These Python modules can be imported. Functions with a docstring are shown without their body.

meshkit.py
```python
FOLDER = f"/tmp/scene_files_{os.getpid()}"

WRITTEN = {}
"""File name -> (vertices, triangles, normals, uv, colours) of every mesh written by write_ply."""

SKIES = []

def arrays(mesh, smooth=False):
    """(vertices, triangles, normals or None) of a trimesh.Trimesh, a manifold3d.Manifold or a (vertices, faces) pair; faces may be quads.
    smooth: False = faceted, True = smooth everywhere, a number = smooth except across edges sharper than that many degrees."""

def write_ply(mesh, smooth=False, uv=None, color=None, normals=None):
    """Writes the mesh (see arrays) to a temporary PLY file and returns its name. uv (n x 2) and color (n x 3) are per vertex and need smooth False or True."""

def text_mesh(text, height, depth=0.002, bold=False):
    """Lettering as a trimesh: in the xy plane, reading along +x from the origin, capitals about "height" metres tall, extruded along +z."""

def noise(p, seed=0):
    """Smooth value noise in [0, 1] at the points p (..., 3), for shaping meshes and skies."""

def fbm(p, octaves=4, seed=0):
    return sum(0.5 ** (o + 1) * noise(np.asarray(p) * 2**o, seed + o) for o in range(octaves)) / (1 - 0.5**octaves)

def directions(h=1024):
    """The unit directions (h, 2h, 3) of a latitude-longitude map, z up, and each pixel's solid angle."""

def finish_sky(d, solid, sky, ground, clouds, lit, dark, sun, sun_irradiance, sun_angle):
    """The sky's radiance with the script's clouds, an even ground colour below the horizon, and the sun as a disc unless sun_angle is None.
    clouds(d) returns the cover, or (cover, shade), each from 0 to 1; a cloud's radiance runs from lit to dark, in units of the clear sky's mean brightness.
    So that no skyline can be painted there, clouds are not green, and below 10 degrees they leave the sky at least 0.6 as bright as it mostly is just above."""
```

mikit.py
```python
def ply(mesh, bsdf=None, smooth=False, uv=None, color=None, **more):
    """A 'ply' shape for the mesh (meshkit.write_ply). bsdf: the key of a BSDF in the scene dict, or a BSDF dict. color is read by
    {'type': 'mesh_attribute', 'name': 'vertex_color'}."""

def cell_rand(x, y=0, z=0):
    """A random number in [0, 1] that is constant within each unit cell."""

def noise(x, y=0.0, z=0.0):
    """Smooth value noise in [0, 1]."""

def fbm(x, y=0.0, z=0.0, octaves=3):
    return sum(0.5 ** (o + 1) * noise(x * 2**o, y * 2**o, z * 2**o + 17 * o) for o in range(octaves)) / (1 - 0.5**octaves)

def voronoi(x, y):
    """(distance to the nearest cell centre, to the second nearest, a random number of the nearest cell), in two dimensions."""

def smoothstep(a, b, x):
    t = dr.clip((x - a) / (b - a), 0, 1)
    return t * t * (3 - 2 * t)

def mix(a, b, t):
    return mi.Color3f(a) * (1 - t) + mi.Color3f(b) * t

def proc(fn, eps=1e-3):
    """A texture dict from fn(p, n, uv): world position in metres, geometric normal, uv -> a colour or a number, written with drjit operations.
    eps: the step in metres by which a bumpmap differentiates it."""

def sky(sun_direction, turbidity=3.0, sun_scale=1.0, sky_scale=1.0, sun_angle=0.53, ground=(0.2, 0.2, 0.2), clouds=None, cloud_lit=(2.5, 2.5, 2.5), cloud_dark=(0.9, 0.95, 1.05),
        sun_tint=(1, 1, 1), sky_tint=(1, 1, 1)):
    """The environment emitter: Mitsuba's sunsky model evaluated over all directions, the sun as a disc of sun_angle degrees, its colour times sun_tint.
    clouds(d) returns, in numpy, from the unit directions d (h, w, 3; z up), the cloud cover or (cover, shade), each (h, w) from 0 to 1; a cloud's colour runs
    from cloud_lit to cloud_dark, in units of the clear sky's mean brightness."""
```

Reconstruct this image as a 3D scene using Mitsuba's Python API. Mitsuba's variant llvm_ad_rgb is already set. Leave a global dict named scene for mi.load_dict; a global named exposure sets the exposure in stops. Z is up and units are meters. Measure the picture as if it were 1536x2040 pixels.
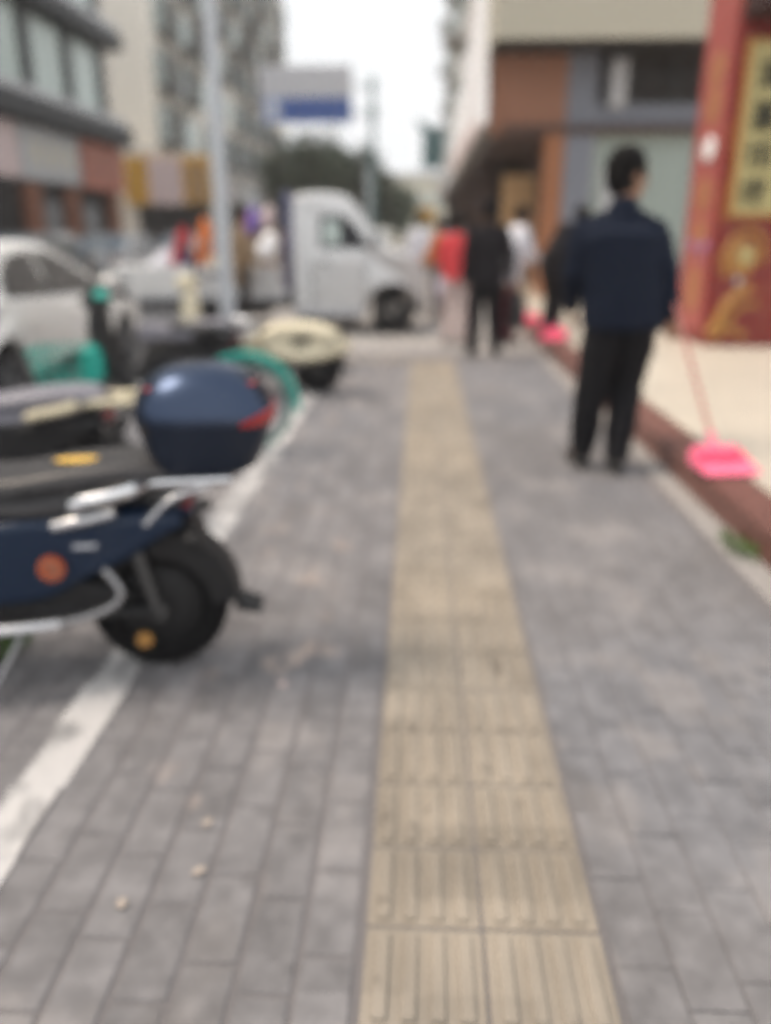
import math, random
import numpy as np, trimesh, manifold3d as m3, drjit as dr
import mitsuba as mi, mikit, meshkit
from mikit import noise, fbm, cell_rand, smoothstep, mix

# ---------------------------------------------------------------- camera, sky, exposure
scene, labels = {'type': 'scene'}, {}
EYE = np.array([0, 0, 1.36]); PITCH, YAW = math.radians(18.76), math.radians(2.35)
FW = np.array([-math.sin(YAW) * math.cos(PITCH), math.cos(YAW) * math.cos(PITCH), -math.sin(PITCH)])
scene['camera'] = {'type': 'thinlens', 'fov': 50.2, 'fov_axis': 'x', 'near_clip': 0.05, 'far_clip': 2000.0,
                   'aperture_radius': 0.0103, 'focus_distance': 0.88,
                   'to_world': mi.ScalarTransform4f().look_at(origin=EYE.tolist(), target=(EYE + FW).tolist(), up=[0, 0, 1])}
scene['sky'] = mikit.sky((-0.52, 0.02, 0.8), turbidity=4, sun_scale=0.5, sun_angle=25, sun_tint=(0.99, 1.0, 1.05), ground=(0.2, 0.2, 0.2),
                         clouds=lambda d: (1.0, 0.25 * meshkit.fbm(d * [3, 3, 6.0], 3, 5)), cloud_lit=(2.48, 2.53, 2.58), cloud_dark=(1.95, 2.04, 2.14))
exposure = 2.02

rng = np.random.default_rng(7); random.seed(7)

# ---------------------------------------------------------------- materials
def mat(name, rgb, rough=0.6, metal=0.0, coat=0.0, spec=0.5, two=False):
    if rough >= .8: spec = min(spec, .15)
    col = rgb if isinstance(rgb, dict) else {'type': 'rgb', 'value': list(rgb)}
    b = {'type': 'principled', 'base_color': col, 'roughness': rough, 'metallic': metal, 'specular': spec}
    if coat: b['clearcoat'] = coat; b['clearcoat_gloss'] = 0.9
    scene[name] = {'type': 'twosided', 'bsdf': b} if two else b

def paver_col(p, n, uv):
    r = cell_rand(dr.floor(p.x / 0.115), dr.floor(p.y / 0.235))
    big = fbm(p.x * 1.3, p.y * 1.3, 2.0, 3); fine = fbm(p.x * 22, p.y * 22, 5.0, 3)
    v = 0.80 + 0.24 * r * (1 - 0.5 * smoothstep(0.3, 0.5, p.x)) + 0.25 * (big - 0.5) + 0.55 * (fine - 0.5)
    c = mix((0.208, 0.201, 0.206), (0.200, 0.199, 0.211), smoothstep(0.35, 0.65, fbm(p.x * 0.9 + 7, p.y * 0.9)))
    c = c * v
    st = smoothstep(0.64, 0.78, fbm(p.x * 9, p.y * 7, 3.3, 2)) * smoothstep(-0.9, -0.3, p.x) * (1 - smoothstep(-0.45, -0.1, p.x))
    c = mix(c, (0.50, 0.40, 0.34), st * 0.7)
    c = mix(c, (0.34, 0.315, 0.305), 0.35 * smoothstep(0.55, 0.75, fbm(p.x * 6 + 11, p.y * 4, 6.0, 3)))
    return mix(c, (0.13, 0.12, 0.115), 0.35 * smoothstep(0.68, 0.80, fbm(p.x * 5 + 3, p.y * 4, 8.0, 3)))
def tactile_col(p, n, uv):
    v = 0.85 + 0.3 * (fbm(p.x * 12, p.y * 6, 1.0, 3) - 0.5) * 1.4 + 0.18 * (cell_rand(dr.floor(p.x / 0.2425), dr.floor(p.y / 0.235)) - 0.5)
    c = mix((0.335, 0.286, 0.226), (0.34, 0.302, 0.255), fbm(p.x * 2, p.y * 2)) * v
    return mix(c, (0.13, 0.11, 0.09), 0.6 * smoothstep(0.80, 0.86, fbm(p.x * 15, p.y * 15, 4.0, 2)))
def line_col(p, n, uv):
    return mix((0.52, 0.505, 0.50), (0.27, 0.265, 0.265), smoothstep(0.36, 0.70, fbm(p.x * 14, p.y * 8, 2.0, 4)))
def concrete_col(p, n, uv):
    return mi.Color3f(0.30, 0.285, 0.275) * (0.75 + 0.5 * fbm(p.x * 3, p.y * 3, p.z * 3, 4)) * (0.9 + 0.2 * fbm(p.x * 40, p.y * 40, p.z * 40, 2))
def asphalt_col(p, n, uv):
    return mi.Color3f(0.10, 0.10, 0.104) * (0.7 + 0.6 * fbm(p.x * 2, p.y * 2, 1.0, 4)) * (0.7 + 0.6 * noise(p.x * 90, p.y * 90))
def terrace_col(p, n, uv):
    return mi.Color3f(0.50, 0.455, 0.385) * (0.86 + 0.28 * fbm(p.x * 1.5, p.y * 1.5, 1.0, 4))
def granite_col(p, n, uv):
    return mi.Color3f(0.15, 0.068, 0.056) * (0.6 + 0.8 * fbm(p.x * 50, p.y * 50, p.z * 50, 2)) * (0.8 + 0.4 * fbm(p.x * 2, p.y * 2, p.z * 5))
def wall_col(p, n, uv):
    return mi.Color3f(0.78, 0.735, 0.66) * (0.88 + 0.24 * fbm(p.x * 0.5, p.y * 0.5, p.z * 0.25, 4))
def redpaint_col(p, n, uv):
    return mix((0.185, 0.014, 0.011), (0.25, 0.055, 0.02), smoothstep(0.45, 0.7, fbm(p.x * 4, p.y * 4, p.z * 3, 3)))
P = mikit.proc
mat('m_paver', P(paver_col), 0.85, spec=0.3)
mat('m_bed', (0.165, 0.155, 0.158), 0.95, spec=0.2)
mat('m_tactbed', (0.20, 0.175, 0.14), 0.9)
mat('m_tactile', P(tactile_col), 0.75, spec=0.4)
mat('m_line', P(line_col), 0.7)
mat('m_concrete', P(concrete_col), 0.9, spec=0.3)
mat('m_asphalt', P(asphalt_col), 0.85, spec=0.3)
mat('m_terrace', P(terrace_col), 0.45)
mat('m_granite', P(granite_col), 0.5)
mat('m_wall', P(wall_col), 0.9, spec=0.2)
mat('m_redwall', P(redpaint_col), 0.45)
FLAT = {
 'm_greyclad': ((0.26, 0.28, 0.30), .5), 'm_darkclad': ((0.04, 0.043, 0.047), .6), 'm_black': ((0.012, 0.012, 0.013), .55), 'm_rubber': ((0.009, 0.009, 0.0095), .85),
 'm_seat': ((0.036, 0.034, 0.036), .45), 'm_greyseat': ((0.20, 0.195, 0.225), .4), 'm_plastic': ((0.009, 0.009, 0.010), .6), 'm_terra': ((0.34, 0.165, 0.105), .7),
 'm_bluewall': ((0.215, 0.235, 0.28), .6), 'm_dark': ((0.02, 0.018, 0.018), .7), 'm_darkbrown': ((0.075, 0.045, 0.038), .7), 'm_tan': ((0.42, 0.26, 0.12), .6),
 'm_shopglass': ((0.36, 0.43, 0.40), .25), 'm_beam': ((0.52, 0.49, 0.40), .8), 'm_signwhite': ((0.90, 0.89, 0.90), .35), 'm_signpink': ((0.70, 0.56, 0.56), .4),
 'm_signgrey': ((0.52, 0.53, 0.55), .5), 'm_facade': ((0.44, 0.42, 0.40), .8), 'm_pinkplastic': ((0.92, 0.20, 0.33), .4), 'm_stick': ((0.50, 0.20, 0.17), .5),
 'm_yellow': ((0.42, 0.365, 0.165), .6), 'm_gold': ((0.40, 0.20, 0.05), .5), 'm_pinkface': ((0.36, 0.085, 0.075), .5), 'm_ink': ((0.03, 0.03, 0.016), .6),
 'm_orange': ((0.62, 0.13, 0.04), .5), 'm_stickeryel': ((0.70, 0.43, 0.07), .5), 'm_red': ((0.26, 0.008, 0.012), .35), 'm_teal': ((0.025, 0.40, 0.32), .4),
 'm_tealdark': ((0.02, 0.20, 0.165), .45), 'm_skin': ((0.33, 0.175, 0.11), .55), 'm_hair': ((0.007, 0.0065, 0.0065), .85), 'm_navy': ((0.009, 0.0135, 0.027), .85),
 'm_trouser': ((0.011, 0.011, 0.013), .85), 'm_shoe': ((0.01, 0.01, 0.01), .35), 'm_blackcloth': ((0.014, 0.013, 0.016), .85), 'm_whitecloth': ((0.74, 0.74, 0.80), .85),
 'm_redcloth': ((0.62, 0.065, 0.075), .8), 'm_pinktrouser': ((0.60, 0.48, 0.46), .85), 'm_maroon': ((0.10, 0.02, 0.03), .85), 'm_orangecloth': ((0.52, 0.22, 0.09), .8),
 'm_lilac': ((0.55, 0.52, 0.66), .8), 'm_greycloth': ((0.16, 0.15, 0.16), .85), 'm_bluecap': ((0.05, 0.055, 0.13), .8), 'm_purple': ((0.36, 0.14, 0.30), .6),
 'm_signblue': ((0.045, 0.11, 0.38), .4), 'm_signlight': ((0.22, 0.33, 0.62), .4), 'm_panelgrey': ((0.62, 0.62, 0.66), .5), 'm_polegrey': ((0.50, 0.53, 0.57), .45),
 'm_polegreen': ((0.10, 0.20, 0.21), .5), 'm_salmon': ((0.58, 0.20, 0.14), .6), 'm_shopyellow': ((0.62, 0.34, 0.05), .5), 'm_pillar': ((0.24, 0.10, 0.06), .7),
 'm_winglass': ((0.50, 0.59, 0.56), .2), 'm_cagegrey': ((0.08, 0.078, 0.072), .7), 'm_leafdark': ((0.068, 0.10, 0.055), .7), 'm_leafmid': ((0.10, 0.12, 0.07), .7),
 'm_bark': ((0.10, 0.075, 0.05), .9), 'm_weed': ((0.09, 0.16, 0.04), .7), 'm_boardblue': ((0.15, 0.16, 0.30), .6), 'm_cardboard': ((0.27, 0.19, 0.12), .8),
 'm_cream': ((0.70, 0.62, 0.44), .3), 'm_bagred': ((0.40, 0.04, 0.05), .8), 'm_bagorange': ((0.70, 0.20, 0.06), .8), 'm_farwall': ((0.62, 0.60, 0.50), .9),
 'm_label': ((0.45, 0.46, 0.5), .5), 'm_lightgreen': ((0.42, 0.46, 0.44), .3),
 'm_bluebag': ((0.03, 0.10, 0.32), .6), 'm_sole': ((0.03, 0.03, 0.03), .8), 'm_maroonroof': ((0.035, 0.012, 0.012), .7), 'm_terrawarm': ((0.36, 0.15, 0.07), .7),
}
for k, (c, r) in FLAT.items(): mat(k, c, r, two=k.startswith('m_leaf') or k == 'm_weed')
mat('m_blue', (0.008, 0.021, 0.050), 0.35, coat=0.3, spec=0.3)
mat('m_bluebox', (0.030, 0.050, 0.098), 0.30, metal=0.9, coat=1.0)
mat('m_creampaint', (0.72, 0.64, 0.46), 0.28, coat=0.6)
mat('m_carwhite', (0.78, 0.76, 0.73), 0.3, coat=0.6)
mat('m_carsilver', (0.55, 0.55, 0.56), 0.3, metal=0.3, coat=0.6)
mat('m_cargrey', (0.12, 0.13, 0.14), 0.3, coat=0.6)
mat('m_carpearl', (0.84, 0.815, 0.78), 0.3, coat=0.6)
mat('m_truckwhite', (0.66, 0.66, 0.66), 0.33, metal=.4, coat=0.5)
mat('m_chrome', (0.80, 0.80, 0.82), 0.18, metal=1.0)
mat('m_alloy', (0.35, 0.35, 0.36), 0.4, metal=0.8)
mat('m_steel', (0.10, 0.10, 0.10), 0.5, metal=0.5)
mat('m_purplebag', (0.20, 0.12, 0.50), 0.7)
mat('m_signsalmon', (0.44, 0.18, 0.135), 0.6)
mat('m_scrap', (0.40, 0.345, 0.30), 0.8)
mat('m_silver', (0.62, 0.62, 0.64), 0.32, metal=0.7)
mat('m_carglass', (0.014, 0.015, 0.017), 0.12, spec=0.4)
mat('m_truckglass', (0.012, 0.013, 0.018), 0.25, spec=0.3)
mat('m_backglass', (0.20, 0.24, 0.28), 0.05, spec=1.0)
mat('m_mirrorglass', (0.8, 0.8, 0.8), 0.05, metal=1.0)
mat('m_lampglass', (0.75, 0.76, 0.78), 0.1, coat=1.0)

# ---------------------------------------------------------------- naming
def numbered(key):
    if key not in labels and key not in scene and key not in roots: return key
    i = 1
    while f'{key}_{i:03d}' in labels or f'{key}_{i:03d}' in scene or f'{key}_{i:03d}' in roots: i += 1
    return f'{key}_{i:03d}'
roots = {}
def thing(name, label, cat, T=None, group=None, kind=None):
    k = numbered(name); roots[k] = np.eye(4) if T is None else T
    labels[k] = {'label': label, 'category': cat}
    if group: labels[k]['group'] = group
    if kind: labels[k]['kind'] = kind
    return k
def tri(mesh):
    if isinstance(mesh, m3.Manifold):
        q = mesh.to_mesh(); return trimesh.Trimesh(np.array(q.vert_properties[:, :3]), np.array(q.tri_verts), process=False)
    if isinstance(mesh, list): return trimesh.util.concatenate([tri(x) for x in mesh])
    return mesh
def obj(name, mesh, m, parent=None, smooth=35, label=None, kind=None):
    """one entry of the scene, under its parent's key; the top-level thing's placement is applied"""
    k = numbered(parent + '__' + name) if parent else numbered(name)
    me = tri(mesh).copy()
    if parent:
        T = roots.get(parent.split('__')[0])
        if T is not None: me.apply_transform(T)
    scene[k] = mikit.ply(me, m, smooth=smooth)
    if label or kind:
        labels[k] = {}
        if label: labels[k]['label'] = label
        if kind: labels[k]['kind'] = kind
    return k
def struct(name, mesh, m, label, parent=None, smooth=False, cat='ground'):
    k = obj(name, mesh, m, parent, smooth)
    labels[k] = {'label': label, 'kind': 'structure', 'category': cat}
    return k
def single(name, mesh, m, label, cat, group=None, smooth=35, kind=None, T=None):
    me = tri(mesh).copy()
    if T is not None: me.apply_transform(T)
    k = obj(name, me, m, None, smooth)
    labels[k] = {'label': label, 'category': cat}
    if group: labels[k]['group'] = group
    if kind: labels[k]['kind'] = kind
    return k

# ---------------------------------------------------------------- mesh helpers
def TR(x, y, z=0, yaw=0, lean=0, s=1):
    c, n = math.cos(math.radians(yaw)), math.sin(math.radians(yaw))
    R = np.array([[c, -n, 0], [n, c, 0], [0, 0, 1.0]])
    a = math.radians(lean); L = np.array([[1, 0, 0], [0, math.cos(a), -math.sin(a)], [0, math.sin(a), math.cos(a)]])
    M = np.eye(4); M[:3, :3] = R @ L * s; M[:3, 3] = [x, y, z]; return M
def box(x0, x1, y0, y1, z0, z1, b=0.0):
    if b <= 0:
        m = trimesh.creation.box([x1 - x0, y1 - y0, z1 - z0]); m.apply_translation([(x0 + x1) / 2, (y0 + y1) / 2, (z0 + z1) / 2]); return m
    pts = []
    for sx, X in ((1, x0), (-1, x1)):
        for sy, Y in ((1, y0), (-1, y1)):
            for sz, Z in ((1, z0), (-1, z1)):
                pts += [[X + sx * b, Y + sy * b, Z], [X + sx * b, Y, Z + sz * b], [X, Y + sy * b, Z + sz * b]]
    return trimesh.Trimesh(*(lambda h: (h.vertices, h.faces))(trimesh.convex.convex_hull(np.array(pts))), process=False)
def ell(c, r, seg=20):
    r = np.broadcast_to(r, 3)
    return m3.Manifold.sphere(1.0, seg).scale([float(v) for v in r]).translate([float(v) for v in c])
def hull(*nodes, seg=20): return m3.Manifold.batch_hull([ell(c, r, seg) for c, r in nodes])
def union(l): return m3.Manifold.batch_boolean(list(l), m3.OpType.Add)
def chain(nodes, seg=20): return union([hull(nodes[i], nodes[i + 1], seg=seg) for i in range(len(nodes) - 1)])
def soft(man, length=0.03, it=8, wr=0.0, seed=1):
    t = tri(man.refine_to_length(length)); t.merge_vertices()
    trimesh.smoothing.filter_taubin(t, iterations=it)
    if wr:
        q = np.array(t.vertices); n = np.array(t.vertex_normals)
        t.vertices = q + n * ((meshkit.fbm(q * [9, 9, 16], 3, seed) - 0.5) * wr)[:, None]
    return t
def spline(pts, n=6, closed=False):
    p = np.asarray(pts, float); N = len(p); out = []
    for i in range(N if closed else N - 1):
        a, b, c, d = (p[(i + k) % N] if closed else p[min(max(i + k, 0), N - 1)] for k in (-1, 0, 1, 2))
        for t in np.arange(n) / n:
            out.append(0.5 * (2 * b + (c - a) * t + (2 * a - 5 * b + 4 * c - d) * t * t + (3 * b - a - 3 * c + d) * t ** 3))
    if not closed: out.append(p[-1])
    return np.array(out)
def tube(pts, r, n=10):
    p = np.asarray(pts, float); N = len(p); r = np.broadcast_to(r, N)
    t = np.gradient(p, axis=0); t /= np.linalg.norm(t, axis=1, keepdims=True) + 1e-12
    a0 = np.array([0, 0, 1.0]) if abs(t[0][2]) < 0.9 else np.array([1.0, 0, 0])
    rings = []
    a = np.cross(t[0], a0); a /= np.linalg.norm(a)
    for i in range(N):
        a = a - t[i] * (a @ t[i]); a /= np.linalg.norm(a); b = np.cross(t[i], a)
        th = np.arange(n) * 2 * np.pi / n
        rings.append(p[i] + r[i] * (np.cos(th)[:, None] * a + np.sin(th)[:, None] * b))
    return loft(rings)
def loft(rings, caps=True):
    n = len(rings[0]); v = np.vstack(rings); f = []
    for i in range(len(rings) - 1):
        for j in range(n):
            a, b, c, d = i * n + j, i * n + (j + 1) % n, (i + 1) * n + (j + 1) % n, (i + 1) * n + j
            f += [[a, b, c], [a, c, d]]
    if caps:
        for base, ring, flip in ((0, rings[0], True), ((len(rings) - 1) * n, rings[-1], False)):
            v = np.vstack([v, ring.mean(0)]); k = len(v) - 1
            for j in range(n):
                q = [base + j, base + (j + 1) % n, k]; f.append(q[::-1] if flip else q)
    m = trimesh.Trimesh(v, f, process=False)
    if m.volume < 0: m.invert()
    return m
def sup(a, b, z, cx=0, cy=0, e=3.0, n=40):
    th = np.arange(n) * 2 * np.pi / n; c, s = np.cos(th), np.sin(th)
    return np.stack([cx + a * np.sign(c) * np.abs(c) ** (2 / e), cy + b * np.sign(s) * np.abs(s) ** (2 / e), np.full(n, z)], -1)
def inset(poly, d):
    p = np.asarray(poly, float); e1 = p - np.roll(p, 1, 0); e2 = np.roll(p, -1, 0) - p
    n1 = np.stack([-e1[:, 1], e1[:, 0]], -1); n1 /= np.linalg.norm(n1, axis=1, keepdims=True) + 1e-12
    n2 = np.stack([-e2[:, 1], e2[:, 0]], -1); n2 /= np.linalg.norm(n2, axis=1, keepdims=True) + 1e-12
    m = n1 + n2; m /= np.linalg.norm(m, axis=1, keepdims=True) + 1e-12
    k = np.clip(1 / np.maximum((m * n1).sum(1), 0.5), 1, 2)
    return p + m * (d * k)[:, None]
def slab(poly, hw, r=0.02, steps=3, y0=0.0):
    """profile in (x, z), extruded to both sides by hw (a number or a function of x and z), with rounded edges"""
    from shapely.geometry import Polygon
    p = np.asarray(poly, float)
    if Polygon(p).exterior.is_ccw is False: p = p[::-1]
    f = hw if callable(hw) else (lambda x, z: np.full(len(x), float(hw)))
    layers = []
    for k in range(steps + 1):
        a = k / steps * np.pi / 2
        q = inset(p, r * (1 - math.cos(a))); w = f(q[:, 0], q[:, 1]) - r + r * math.sin(a)
        layers.append(np.stack([q[:, 0], w, q[:, 1]], -1))
    rings = [L * [1, -1, 1] for L in layers[::-1]] + layers
    n = len(p); v = np.vstack(rings); fc = []
    for i in range(len(rings) - 1):
        for j in range(n):
            a, b, c, d = i * n + j, i * n + (j + 1) % n, (i + 1) * n + (j + 1) % n, (i + 1) * n + j
            fc += [[a, c, b], [a, d, c]]
    from mapbox_earcut import triangulate_float64
    ft = triangulate_float64(layers[-1][:, [0, 2]], np.array([n], dtype=np.uint32)).reshape(-1, 3).astype(int)
    fc = np.vstack([fc, ft, ft[:, ::-1] + (len(rings) - 1) * n])
    m = trimesh.Trimesh(v, fc, process=False); trimesh.repair.fix_normals(m)
    m.apply_translation([0, y0, 0]); return m
def plate(pts, t):
    """a thin solid panel: the polygon pts (n, 3), thickened by t along its normal"""
    p = np.asarray(pts, float); n = np.cross(p[1] - p[0], p[2] - p[0]); n /= np.linalg.norm(n)
    m = trimesh.convex.convex_hull(np.vstack([p, p + n * t])); return m
def disc(c, r, t, axis='y', n=32):
    m = trimesh.creation.cylinder(r, t, sections=n)
    if axis == 'y': m.apply_transform(trimesh.transformations.rotation_matrix(np.pi / 2, [1, 0, 0]))
    if axis == 'x': m.apply_transform(trimesh.transformations.rotation_matrix(np.pi / 2, [0, 1, 0]))
    m.apply_translation(c); return m
def revolve(prof, n=48, axis='y', c=(0, 0, 0)):
    m = trimesh.creation.revolve(np.asarray(prof, float), sections=n)
    if axis == 'y': m.apply_transform(trimesh.transformations.rotation_matrix(np.pi / 2, [1, 0, 0]))
    if axis == 'x': m.apply_transform(trimesh.transformations.rotation_matrix(np.pi / 2, [0, 1, 0]))
    m.apply_translation(c); return m
def tyre(c, R, w, h):
    """closed tyre section turned about the y axis: outer radius R, width w, section height h"""
    a = np.linspace(0, 2 * np.pi, 25)
    pr = np.stack([R - h / 2 + h / 2 * np.sign(np.cos(a)) * np.abs(np.cos(a)) ** .8, w / 2 * np.sign(np.sin(a)) * np.abs(np.sin(a)) ** .7], -1); pr[-1] = pr[0]
    return revolve(pr, 56, 'y', c)
def rim(c, R, w, spokes, hub=0.05, sw=0.022):
    parts = [revolve([(R - .03, -w / 2), (R, -w / 2), (R, w / 2), (R - .03, w / 2), (R - .03, -w / 2)], 48, 'y', c), disc(c, hub, w * 1.05)]
    for k in range(spokes):
        a = 2 * np.pi * k / spokes + 0.3; d = np.array([math.cos(a), 0, math.sin(a)])
        parts.append(tube([np.array(c) + d * hub * .8, np.array(c) + d * (R - .02)], [sw, sw * .7], 8))
    return parts
def arc_band(c, r0, r1, a0, a1, w, n=20):
    """a mudguard: curved band about the y axis through c, from angle a0 to a1 in degrees (0 = +x, 90 = up)"""
    a = np.radians(np.linspace(a0, a1, n)); out = [(c[0] + r1 * math.cos(t), c[2] + r1 * math.sin(t)) for t in a]
    inn = [(c[0] + r0 * math.cos(t), c[2] + r0 * math.sin(t)) for t in a[::-1]]
    return slab(out + inn, w / 2, 0.004, 2, c[1])

# ---------------------------------------------------------------- ground, road, pavement
struct('ground', box(-120, 120, -20, 260, -0.5, -0.16), 'm_concrete', 'grey ground far around the street')
struct('road', box(-13, -3.1, -20, 250, -0.2, -0.12), 'm_asphalt', 'grey asphalt street left of the pavement', cat='road')
struct('far_pavement', box(-40, -13, -20, 250, -0.2, 0.0), 'm_concrete', 'concrete pavement in front of the buildings across the street', cat='pavement')
pv = struct('pavement', box(-3.0, 1.5, -4, 9.9, -0.3, -0.006), 'm_bed', 'grey brick pavement with parked scooters and pedestrians', cat='pavement')
struct('kerb', box(-3.14, -3.0, -4, 9.9, -0.3, 0.004), 'm_concrete', 'concrete kerb edging the brick pavement beside the street', cat='kerb')
struct('driveway', box(-3.14, 1.5, 9.9, 90, -0.3, -0.003), 'm_concrete', 'grey concrete driveway crossing the pavement under the white truck', cat='driveway')
struct('edge_strip', box(1.37, 1.5, -4, 9.9, -0.1, 0.004), 'm_concrete', 'narrow pale concrete strip along the foot of the red step', cat='kerb')
te = struct('terrace', box(1.72, 40, -6, 60, -0.2, 0.16), 'm_terrace', 'raised beige tiled terrace in front of the shops on the right', cat='terrace')
st = struct('step', box(1.502, 1.716, -4, 60, -0.2, 0.157, 0.012), 'm_granite', 'dark red granite step along the edge of the beige terrace', cat='step')

# pavers: 300 nearest as parts, the rest one mesh
def paver_mesh(l, w, j):
    return box(-w / 2 + j, w / 2 - j, -l / 2 + j * .6, l / 2 - j * .6, -0.03, 0.0, 0.0055 if j > .003 else .003)
PL, PW = 0.235, 0.115
cells = []
for side in (0, 1):
    xs = -0.108 - PW / 2 - PW * np.arange(25) if side == 0 else 0.398 + PW / 2 + PW * np.arange(8)
    for i, x in enumerate(xs):
        off = (0.5 * (i % 2) + 0.13 * math.sin(i * 2.1)) * PL
        for k in range(42):
            y = 0.2 + off + PL * k
            if y > 9.78: continue
            cells.append((x, y, side))
def seen(c):
    d = np.array([c[0], c[1], 0]) - EYE; z = d @ FW
    u = (d @ np.array([math.cos(YAW), math.sin(YAW), 0])) / z; w = (d @ np.cross(FW, [math.cos(YAW), math.sin(YAW), 0])) / z
    return z > 0 and abs(u) < 0.48 and abs(w) < 0.64
order = sorted(range(len(cells)), key=lambda i: (not seen(cells[i]), np.hypot(*cells[i][:2])))
PM = [mikit.ply(paver_mesh(PL, PW, 0.0048), 'm_paver'), mikit.ply(paver_mesh(PL, PW, 0.0016), 'm_paver')]
rest = []
for n, i in enumerate(order):
    x, y, s = cells[i]; dz = -abs(rng.normal(0, 0.0016)); a, b = rng.normal(0, 0.5, 2)
    if n < 300:
        k = numbered(pv + '__paver')
        scene[k] = {**PM[s], 'to_world': mi.ScalarTransform4f().translate([x, y, dz]).rotate([1, 0, 0], float(a) * .5).rotate([0, 1, 0], float(b) * .5)}
    else:
        m = paver_mesh(PL, PW, (0.0048, 0.0016)[s]); m.apply_translation([x, y, dz]); rest.append(m)
obj('paver_field', rest, 'm_paver', pv, False, kind='stuff')

# tactile strip: two columns of ribbed tiles, and a branch at its far end
tp = struct('tactile_paving', box(-0.105, 0.395, -1, 9.45, -0.03, -0.008), 'm_tactbed', 'beige ribbed tactile paving strip running along the pavement', cat='tactile paving')
def tile_mesh():
    w, l = 0.2425, PL; ms = [box(-w / 2 + .0035, w / 2 - .0035, -l / 2 + .0035, l / 2 - .0035, -0.02, 0.0, 0.003)]
    for k in range(4):
        x = (k - 1.5) * 0.055
        ms.append(box(x - .0155, x + .0155, -l / 2 + .016, l / 2 - .016, -0.004, 0.010, 0.005))
    return trimesh.util.concatenate(ms)
TM = mikit.ply(tile_mesh(), 'm_tactile')
for k in range(39):
    for i in range(2):
        key = numbered(tp + '__tile')
        scene[key] = {**TM, 'to_world': mi.ScalarTransform4f().translate([0.02375 + 0.2425 * i, 0.22 + 0.06 + PL * k, -abs(float(rng.normal(0, .001)))]).rotate([0, 0, 1], float(rng.normal(0, .25)))}
for k in range(3):
    key = numbered(tp + '__tile')
    scene[key] = {**TM, 'to_world': mi.ScalarTransform4f().translate([-0.24 - 0.245 * k, 9.33, 0.001]).rotate([0, 0, 1], 90.0)}
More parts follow.
